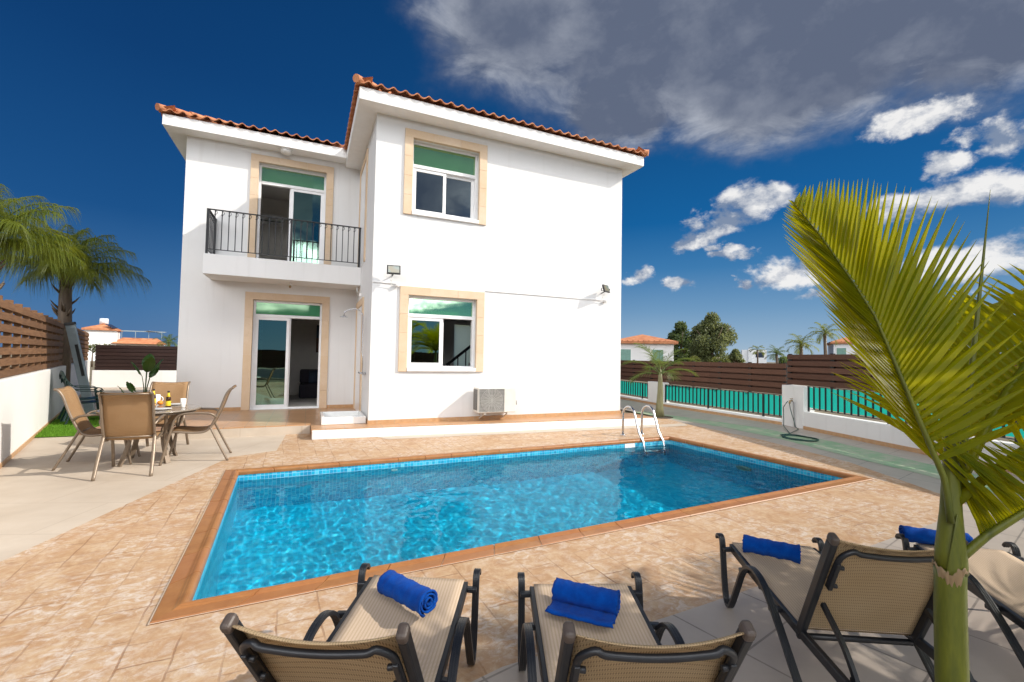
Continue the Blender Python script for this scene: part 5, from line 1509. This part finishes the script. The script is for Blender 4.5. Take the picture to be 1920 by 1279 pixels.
def far_palm(px, d, cy, rpx, label, seed, fan=False, nf=18, mat='frond_dark'):
    rg = random.Random(seed); x, y = at(px, d); z = zat(px, cy, d); r = rpx/848*d
    t = thing('far_palm', label, 'palm tree', (x, y, 0), 0, 'palms beyond the garden')
    m = MB(); m.tube([(x, y, 0), (x+.1, y, z*.5), (x, y, z)], [r*.12, r*.10, r*.09], 10); m.build('trunk', M['bark'], t)
    for k in range(nf):
        u = k/nf
        frond(t, (x, y, z), k*2.4+rg.uniform(-.2, .2), R(78-95*u+rg.uniform(-8, 8)), r*rg.uniform(.85, 1.1), 16, r*(.42 if fan else .34), 1.4, .5, 60, r*.045, mat, .1, 2, r*.012, 0, .3, rg, .1 if not fan else .5)
far_palm(1420, 80, 657, 15, 'small dark fan palm in front of the far white building', 41, True)
far_palm(1456, 44, 664, 24, 'bright green palm right of the far white building', 42, mat='frond_mid')
far_palm(1502, 40, 646, 31, 'bushy drooping palm over the step in the brown fence', 43)
far_palm(1547, 38, 626, 30, 'tallest far palm over the step in the brown fence, nearest the far right house', 44)
far_palm(314, 40, 642, 24, 'small palm showing over the back fence beside the villa', 45, mat='frond_mid')
# dark hedge masses under the far palms
for px, d, top, w_, lab in ((1478, 52, 664, 44, 'dark bush between the far palms'), (1528, 50, 660, 46, 'dark bush under the tallest far palm')):
    rg = random.Random(px); x, y = at(px, d); zt = zat(px, top, d); w = w_/848*d
    t = thing('bush', lab, 'bush', (x, y, 0), 0, 'bushes under the far palms')
    m = MB(); m.tube([(x, y, 0), (x, y, zt*.6)], [.1, .04], 6); m.build('stem', M['bark'], t)
    leafy('crown', M['tree_dark'], t, [(x+rg.uniform(-.45, .45)*w, y+rg.uniform(-.2, .2)*w, zt*rg.uniform(.3, .75), w*.2, .9) for _ in range(10)], 2400, .13, px)

def hip_roof(mb, x0, x1, y0, y1, z, h, ov=.4):
    x0 -= ov; x1 += ov; y0 -= ov; y1 += ov; dd = min(x1-x0, y1-y0)/2
    if x1-x0 >= y1-y0: r = [(x0+dd, (y0+y1)/2), (x1-dd, (y0+y1)/2)]
    else: r = [((x0+x1)/2, y0+dd), ((x0+x1)/2, y1-dd)]
    v = [(x0,y0,z),(x1,y0,z),(x1,y1,z),(x0,y1,z),(*r[0],z+h),(*r[1],z+h)]
    if x1-x0 >= y1-y0: f = [(0,1,5,4),(2,3,4,5),(1,2,5),(3,0,4)]
    else: f = [(0,1,4),(2,3,5),(1,2,5,4),(3,0,4,5)]
    mb.add(v, f); mb.box(x0+.02, y0+.02, z-.22, x1-.02, y1-.02, z-.005)
    # rows of barrel tiles as low ribs on the two front faces
def far_house(px, d, wpx, eave, top, label, rz, depth=8, tank=False, wall='stucco', win=True):
    x, y = at(px, d); ze = zat(px, eave, d); zt = zat(px, top, d); w = wpx/848*d
    t = thing('far_house', label, 'house', (x, y, 0), rz, 'houses beyond the garden')
    m = MB(); m.box(-w/2, 0, 0, w/2, depth, ze-.2); m.build('wall', M[wall], t, local=True)
    m = MB(); hip_roof(m, -w/2, w/2, 0, depth, ze, zt-ze); rf_ = m.build('roof', M['roof'], t, local=True)
    m = MB(); 
    for k in range(int(w/.5)): m.tube([(-w/2-.4+k*.5+.2, -.4, ze+.03), (-w/2-.4+k*.5+.2, -.36, ze+.03)], .08, 6)
    m.build('eave_tiles', M['roof'], rf_, local=True)
    if win:
        for k in (-.30, .24):
            m = MB(); m.box(w*k-.55, -.05, ze-2.4, w*k+.55, .02, ze-.75); wo = m.build('window', M['white'], t, local=True)
            m = MB(); m.box(w*k-.5, -.07, ze-2.35, w*k+.5, -.051, ze-.8); m.build('shutter', M['shutter'], wo, local=True)
    return t, w, ze, zt
far_house(1206, 44, 108, 640, 624, 'white house with a hipped orange roof just right of the villa', R(-38), 6.5)
t, w, ze, zt = far_house(1600, 58, 60, 641, 628, 'grey-walled house with an orange roof behind the big palm frond', R(-55), 8, wall='modern')
x, y = at(1413, 95); z1 = zat(1413, 656, 95)
t = thing('far_building', 'white flat-roofed modern building far beyond the right fence', 'building', (x, y, 0), R(-50), 'houses beyond the garden')
m = MB(); m.box(-2.2, 0, 0, 2.4, 6, z1); m.box(-1.0, -.5, 0, -.4, 0, z1+.25); m.build('wall', M['modern'], t, local=True)
m = MB(); m.box(.4, -.04, z1-1.6, 1.9, 0, z1-.5); m.build('window', M['solar'], t, local=True)
# left distance: villa with tower, terrace frame and solar heater
d = 62; x, y = at(186, d); ze = zat(186, 616, d); zt = zat(186, 606, d); w = 46/848*d
t = thing('far_house', 'cream house with an orange tower roof and low tiled wing beyond the back fence', 'house', (x, y, 0), R(12), 'houses beyond the garden')
m = MB(); m.box(-w/2, 0, 0, w/2, 4, ze-.15); m.box(w/2, .5, 0, w/2+5.2, 6, zat(186, 643, d)); m.build('wall', M['garden_stucco'], t, local=True)
m = MB(); hip_roof(m, -w/2, w/2, 0, 4, ze, zt-ze, .3); m.build('roof', M['roof'], t, local=True)
zl, zh = zat(240, 644, d), zat(240, 632, d)
m = MB(); m.add([(w/2-.6, -.6, zl), (w/2+5.6, -.6, zl), (w/2+4.4, 1.6, zh), (w/2+.5, 1.6, zh), (w/2-.6, 4, zl), (w/2+5.6, 4, zl)], [(0,1,2,3), (1,5,2), (0,3,4), (3,2,5,4)]); m.build('roof', M['roof'], t, local=True)
m = MB(); zp = zat(240, 619, d)
for k in range(4): m.bar((w/2+.4+k*1.5, 1.2, zh-.1), (w/2+.4+k*1.5, 1.2, zp), .07, .07)
m.bar((w/2-.2, 1.2, zp), (w/2+5.3, 1.2, zp), .10, .14); m.bar((w/2+3.2, .6, zp+.08), (w/2+5.2, 2.0, zp+.05), .8, .05); m.build('terrace_frame', M['grey_panel'], t, local=True)
m = MB(); m.tube([(-.35, 1.6, zt+.35), (.55, 1.6, zt+.35)], .42, 14); m.build('water_tank', M['modern'], t, local=True)
m = MB(); m.bar((.7, .4, zt-.1), (1.5, -.3, ze+.1), .8, .06); m.build('solar_collector', M['solar'], t, local=True)
far = thing('shrub', 'green bush below the cream tower house, over the back fence', 'shrub', (*at(172, 40), 0))
x, y = at(172, 40); z = zat(172, 641, 40)
m = MB(); m.tube([(x, y, 0), (x, y, z*.7)], [.08, .03], 6); m.build('stems', M['bark'], far)
leafy('crown', M['shrub'], far, [(x+dx, y+dy, z*.75, .5, .9) for dx, dy in ((-.6, 0), (0, .2), (.5, -.1), (1.0, .2))], 900, .09, 77)
# ------------------------------------------------------------------ light, sky, camera
SUN_AZ, SUN_EL = R(116.5), R(34.0)      # azimuth clockwise from +Y
sd = Vector((math.sin(SUN_AZ)*math.cos(SUN_EL), math.cos(SUN_AZ)*math.cos(SUN_EL), math.sin(SUN_EL)))
L = bpy.data.lights.new('sun', 'SUN'); L.energy = 3.4; L.angle = R(.53); L.color = (1, .93, .83)
so = bpy.data.objects.new('sun', L); COL.objects.link(so)
so.rotation_euler = sd.to_track_quat('Z', 'Y').to_euler(); so.location = (0, 0, 30)
L.cycles.is_caustics_light = True

wd = bpy.data.worlds.new('World'); S.world = wd; wd.use_nodes = True
class WG(G):
    def __init__(s, tree): s.t = tree; s.n = tree.nodes; s.l = tree.links
g = WG(wd.node_tree); g.n.clear()
out = g.n.new('ShaderNodeOutputWorld')
sky = g.n.new('ShaderNodeTexSky'); sky.sky_type = 'NISHITA'; sky.sun_disc = False
sky.sun_elevation = SUN_EL; sky.sun_rotation = SUN_AZ; sky.altitude = 20; sky.air_density = 1.0; sky.dust_density = .6; sky.ozone_density = 2.2
v = g.co('Generated')
x = g.sep(v)
az = g.math('MULTIPLY', g.math('ARCTAN2', x[0], x[1]), 180/PI)
el = g.math('MULTIPLY', g.math('ARCSINE', x[2]), 180/PI)
# a polarised, deep blue clear sky: the physical sky carried into deeper tones, paler towards the horizon and the sun's side
hs = g.n.new('ShaderNodeHueSaturation'); hs.inputs['Hue'].default_value = .5; hs.inputs['Saturation'].default_value = 1.25; hs.inputs['Value'].default_value = .8
g.l.new(sky.outputs[0], hs.inputs['Color'])
e01 = g.math('DIVIDE', el, 45.0, clamp=True)
rl = g.ramp(e01, [(0, (.078, .185, .385)), (.10, (.046, .16, .37)), (.30, (.007, .078, .25)), (.62, (.003, .046, .17)), (1, (.002, .032, .12))])
rr = g.ramp(e01, [(0, (.42, .54, .66)), (.05, (.30, .45, .62)), (.13, (.165, .33, .54)), (.24, (.045, .20, .44)), (.36, (.004, .120, .35)), (.60, (.004, .075, .24)), (1, (.003, .045, .16))])
fa = g.math('ADD', .5, g.math('MULTIPLY', .5, g.math('COSINE', g.math('MULTIPLY', g.math('SUBTRACT', az, 95.0), PI/180))))
fa = g.ramp(fa, [(.32, 0), (.80, 1)])
grad = g.mix(fa, rl, rr)
skyc = g.mix(.96, hs.outputs[0], g.vmath('MULTIPLY', grad, (6.9, 7.0, 7.1)))
zz = g.math('ADD', g.math('MAXIMUM', x[2], 0), .16)
q = g.comb(g.math('DIVIDE', x[0], zz), g.math('DIVIDE', x[1], zz), 0)
warp = g.noise(q, 1.4, 3, .5, color=True)
qq_ = g.vmath('ADD', q, g.vmath('MULTIPLY', g.vmath('SUBTRACT', warp, (.5, .5, .5)), (.55, .55, .55)))
v3 = g.mapping(v, sc=(1, 1, 1.45))
n_big = g.noise(qq_, 1.0, 9, .6)
n_mid = g.noise(qq_, 3.4, 8, .6, .3)
n_cu = g.noise(v3, 8.5, 10, .60, .15)
n_fine = g.noise(v3, 30, 7, .68, .2)
sunoff = (.016, -.006, .034)
n_cu2 = g.noise(g.vmath('ADD', v3, sunoff), 8.5, 10, .60, .15)
def amp(n_, c, k): return g.math('MULTIPLY', g.math('SUBTRACT', n_, c), k)
wv = g.sep(g.noise(v3, 15, 6, .6, color=True)); wl = g.sep(g.noise(v3, 5.5, 3, .5, color=True))
az0, el0 = az, el
az = g.math('ADD', az, g.math('ADD', amp(wv[0], .5, 7.0), amp(wl[0], .5, 5.0))); el = g.math('ADD', el, g.math('ADD', amp(wv[1], .5, 3.4), amp(wl[1], .5, 2.4)))
def blob(a, e, ra, re):
    da = g.math('DIVIDE', g.math('SUBTRACT', az, a), ra); de = g.math('DIVIDE', g.math('SUBTRACT', el, e), re)
    return g.math('SUBTRACT', 1.0, g.math('SQRT', g.math('ADD', g.math('MULTIPLY', da, da), g.math('MULTIPLY', de, de))))
def union(bs):
    r = bs[0]
    for b in bs[1:]:
        n = g.n.new('ShaderNodeMath'); n.operation = 'SMOOTH_MAX'; g.put(n.inputs[0], r); g.put(n.inputs[1], b); n.inputs[2].default_value = .15; r = n.outputs[0]
    return r
BIG = union([blob(44, 37, 24, 13.5), blob(62, 34, 20, 10.5), blob(24, 40, 15, 11.5), blob(55, 29, 17, 8.2), blob(72, 29.5, 14, 9), blob(38, 29, 10, 5.8), blob(168, 25, 22, 13), blob(-178, 20, 12, 9), blob(30, 60, 40, 20)])
CUM = union([blob(49.6, 15.7, 3.4, 2.0), blob(52.4, 17.5, 4.6, 2.5), blob(55.2, 18.0, 3.2, 2.0), blob(46.2, 13.9, 3.6, 1.5), blob(68.0, 15.0, 8.0, 2.2), blob(56.5, 9.7, 4.8, 2.2), blob(40.4, 10.4, 2.4, 1.5), blob(45.1, 8.9, 2.2, 1.3), blob(70.8, 9.4, 5.5, 3.2), blob(65.8, 22.4, 4.8, 1.6), blob(71.4, 19.4, 2.6, 2.8), blob(67.6, 17.7, 2.4, 1.3), blob(51.5, 8.6, 1.5, .8), blob(50.6, 12.1, 2.6, .8), blob(61.5, 7.0, 6, .9), blob(47.5, 15.0, 3.2, 1.8), blob(49, 12.9, 2, .8)])
# unseen bright cloud banks added behind the viewpoint and overhead to lift the shade
FILL_BANK = union([blob(122, 25, 25, 17), blob(-126, 26, 36, 18), blob(180, 50, 44, 13), blob(-180, 50, 44, 13), blob(180, 9.5, 42, 4.5), blob(-180, 9.0, 42, 5.0)])
def smooth(v_, a, b):
    n = g.n.new('ShaderNodeMapRange'); n.interpolation_type = 'SMOOTHERSTEP'
    g.put(n.inputs[0], v_); n.inputs[1].default_value = a; n.inputs[2].default_value = b; n.inputs[3].default_value = 0; n.inputs[4].default_value = 1
    return n.outputs[0]
fb = g.math('ADD', g.math('MULTIPLY', BIG, 1.5), amp(n_big, .5, 1.25))
fb = g.math('ADD', fb, amp(n_mid, .5, .55)); fb = g.math('ADD', fb, amp(n_cu, .5, .32))
d_big = smooth(fb, -.18, .75)
fc = g.math('ADD', g.math('SUBTRACT', g.math('MULTIPLY', CUM, 1.45), .10), amp(n_cu, .495, 3.1))
fc = g.math('ADD', fc, amp(n_fine, .5, .75))
fc = g.math('MINIMUM', fc, g.math('MULTIPLY', g.math('ADD', CUM, .55), 2.0))
d_cu = smooth(fc, .10, 1.0)
fk = g.math('ADD', g.math('MULTIPLY', FILL_BANK, 1.2), amp(n_big, .5, 1.6))
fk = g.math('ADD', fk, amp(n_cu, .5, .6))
d_fill_bank = smooth(fk, .02, .55)
# cloud shading: sun-facing relief is white, thick parts and undersides grey
rel = g.math('MULTIPLY', g.math('SUBTRACT', n_cu, n_cu2), 6.5)
li = g.math('ADD', g.math('ADD', .46, rel), amp(n_fine, .5, .5), clamp=True)
c_cu = g.mix(li, (.22, .285, .41), (.92, .91, .90))
rim = g.math('MULTIPLY', smooth(fb, .0, .5), g.math('SUBTRACT', 1.0, smooth(fb, .35, 1.15)))
lb = g.math('ADD', g.math('MULTIPLY', rim, g.ramp(n_mid, [(.44, .0), (.70, .70)])), g.math('MULTIPLY', g.ramp(g.noise(qq_, 1.5, 3.5, .5), [(.44, 0), (.78, 1)]), .34))
lb = g.math('ADD', lb, g.math('MULTIPLY', rel, .07), clamp=True)
c_big = g.mix(lb, (.110, .135, .200), (.60, .63, .69))
b0 = g.n.new('ShaderNodeBackground'); g.put(b0.inputs[0], skyc); b0.inputs[1].default_value = .10
b1 = g.n.new('ShaderNodeBackground'); g.put(b1.inputs[0], c_big); b1.inputs[1].default_value = .8
b2 = g.n.new('ShaderNodeBackground'); g.put(b2.inputs[0], c_cu); b2.inputs[1].default_value = .72
m1 = g.n.new('ShaderNodeMixShader'); g.l.new(g.math('MULTIPLY', d_big, .97), m1.inputs[0]); g.l.new(b0.outputs[0], m1.inputs[1]); g.l.new(b1.outputs[0], m1.inputs[2])
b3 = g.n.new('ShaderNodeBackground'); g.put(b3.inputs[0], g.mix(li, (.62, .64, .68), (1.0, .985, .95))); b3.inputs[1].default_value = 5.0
m15 = g.n.new('ShaderNodeMixShader'); g.l.new(d_fill_bank, m15.inputs[0]); g.l.new(m1.outputs[0], m15.inputs[1]); g.l.new(b3.outputs[0], m15.inputs[2])
m2 = g.n.new('ShaderNodeMixShader'); g.l.new(g.math('MULTIPLY', d_cu, .96), m2.inputs[0]); g.l.new(m15.outputs[0], m2.inputs[1]); g.l.new(b2.outputs[0], m2.inputs[2])
g.l.new(m2.outputs[0], out.inputs[0])

cd = bpy.data.cameras.new('camera'); cd.sensor_width = 36; cd.sensor_fit = 'HORIZONTAL'; cd.lens = FPX/1920*36; cd.clip_start = .02; cd.clip_end = 6000
co = bpy.data.objects.new('camera', cd); COL.objects.link(co)
co.matrix_world = Matrix(((CR.x, CU.x, -CF.x, CAM.x), (CR.y, CU.y, -CF.y, CAM.y), (CR.z, CU.z, -CF.z, CAM.z), (0, 0, 0, 1)))
S.camera = co
S.render.engine = 'CYCLES'
S.view_settings.view_transform = 'Standard'; S.view_settings.look = 'None'; S.view_settings.exposure = 0.45; S.view_settings.gamma = 1
S.cycles.use_denoising = True
S.cycles.max_bounces = 10; S.cycles.transmission_bounces = 8; S.cycles.transparent_max_bounces = 12; S.cycles.diffuse_bounces = 4; S.cycles.glossy_bounces = 4
S.cycles.caustics_refractive = True; S.cycles.caustics_reflective = False
S.cycles.sample_clamp_indirect = 6
S.cycles.blur_glossy = .5
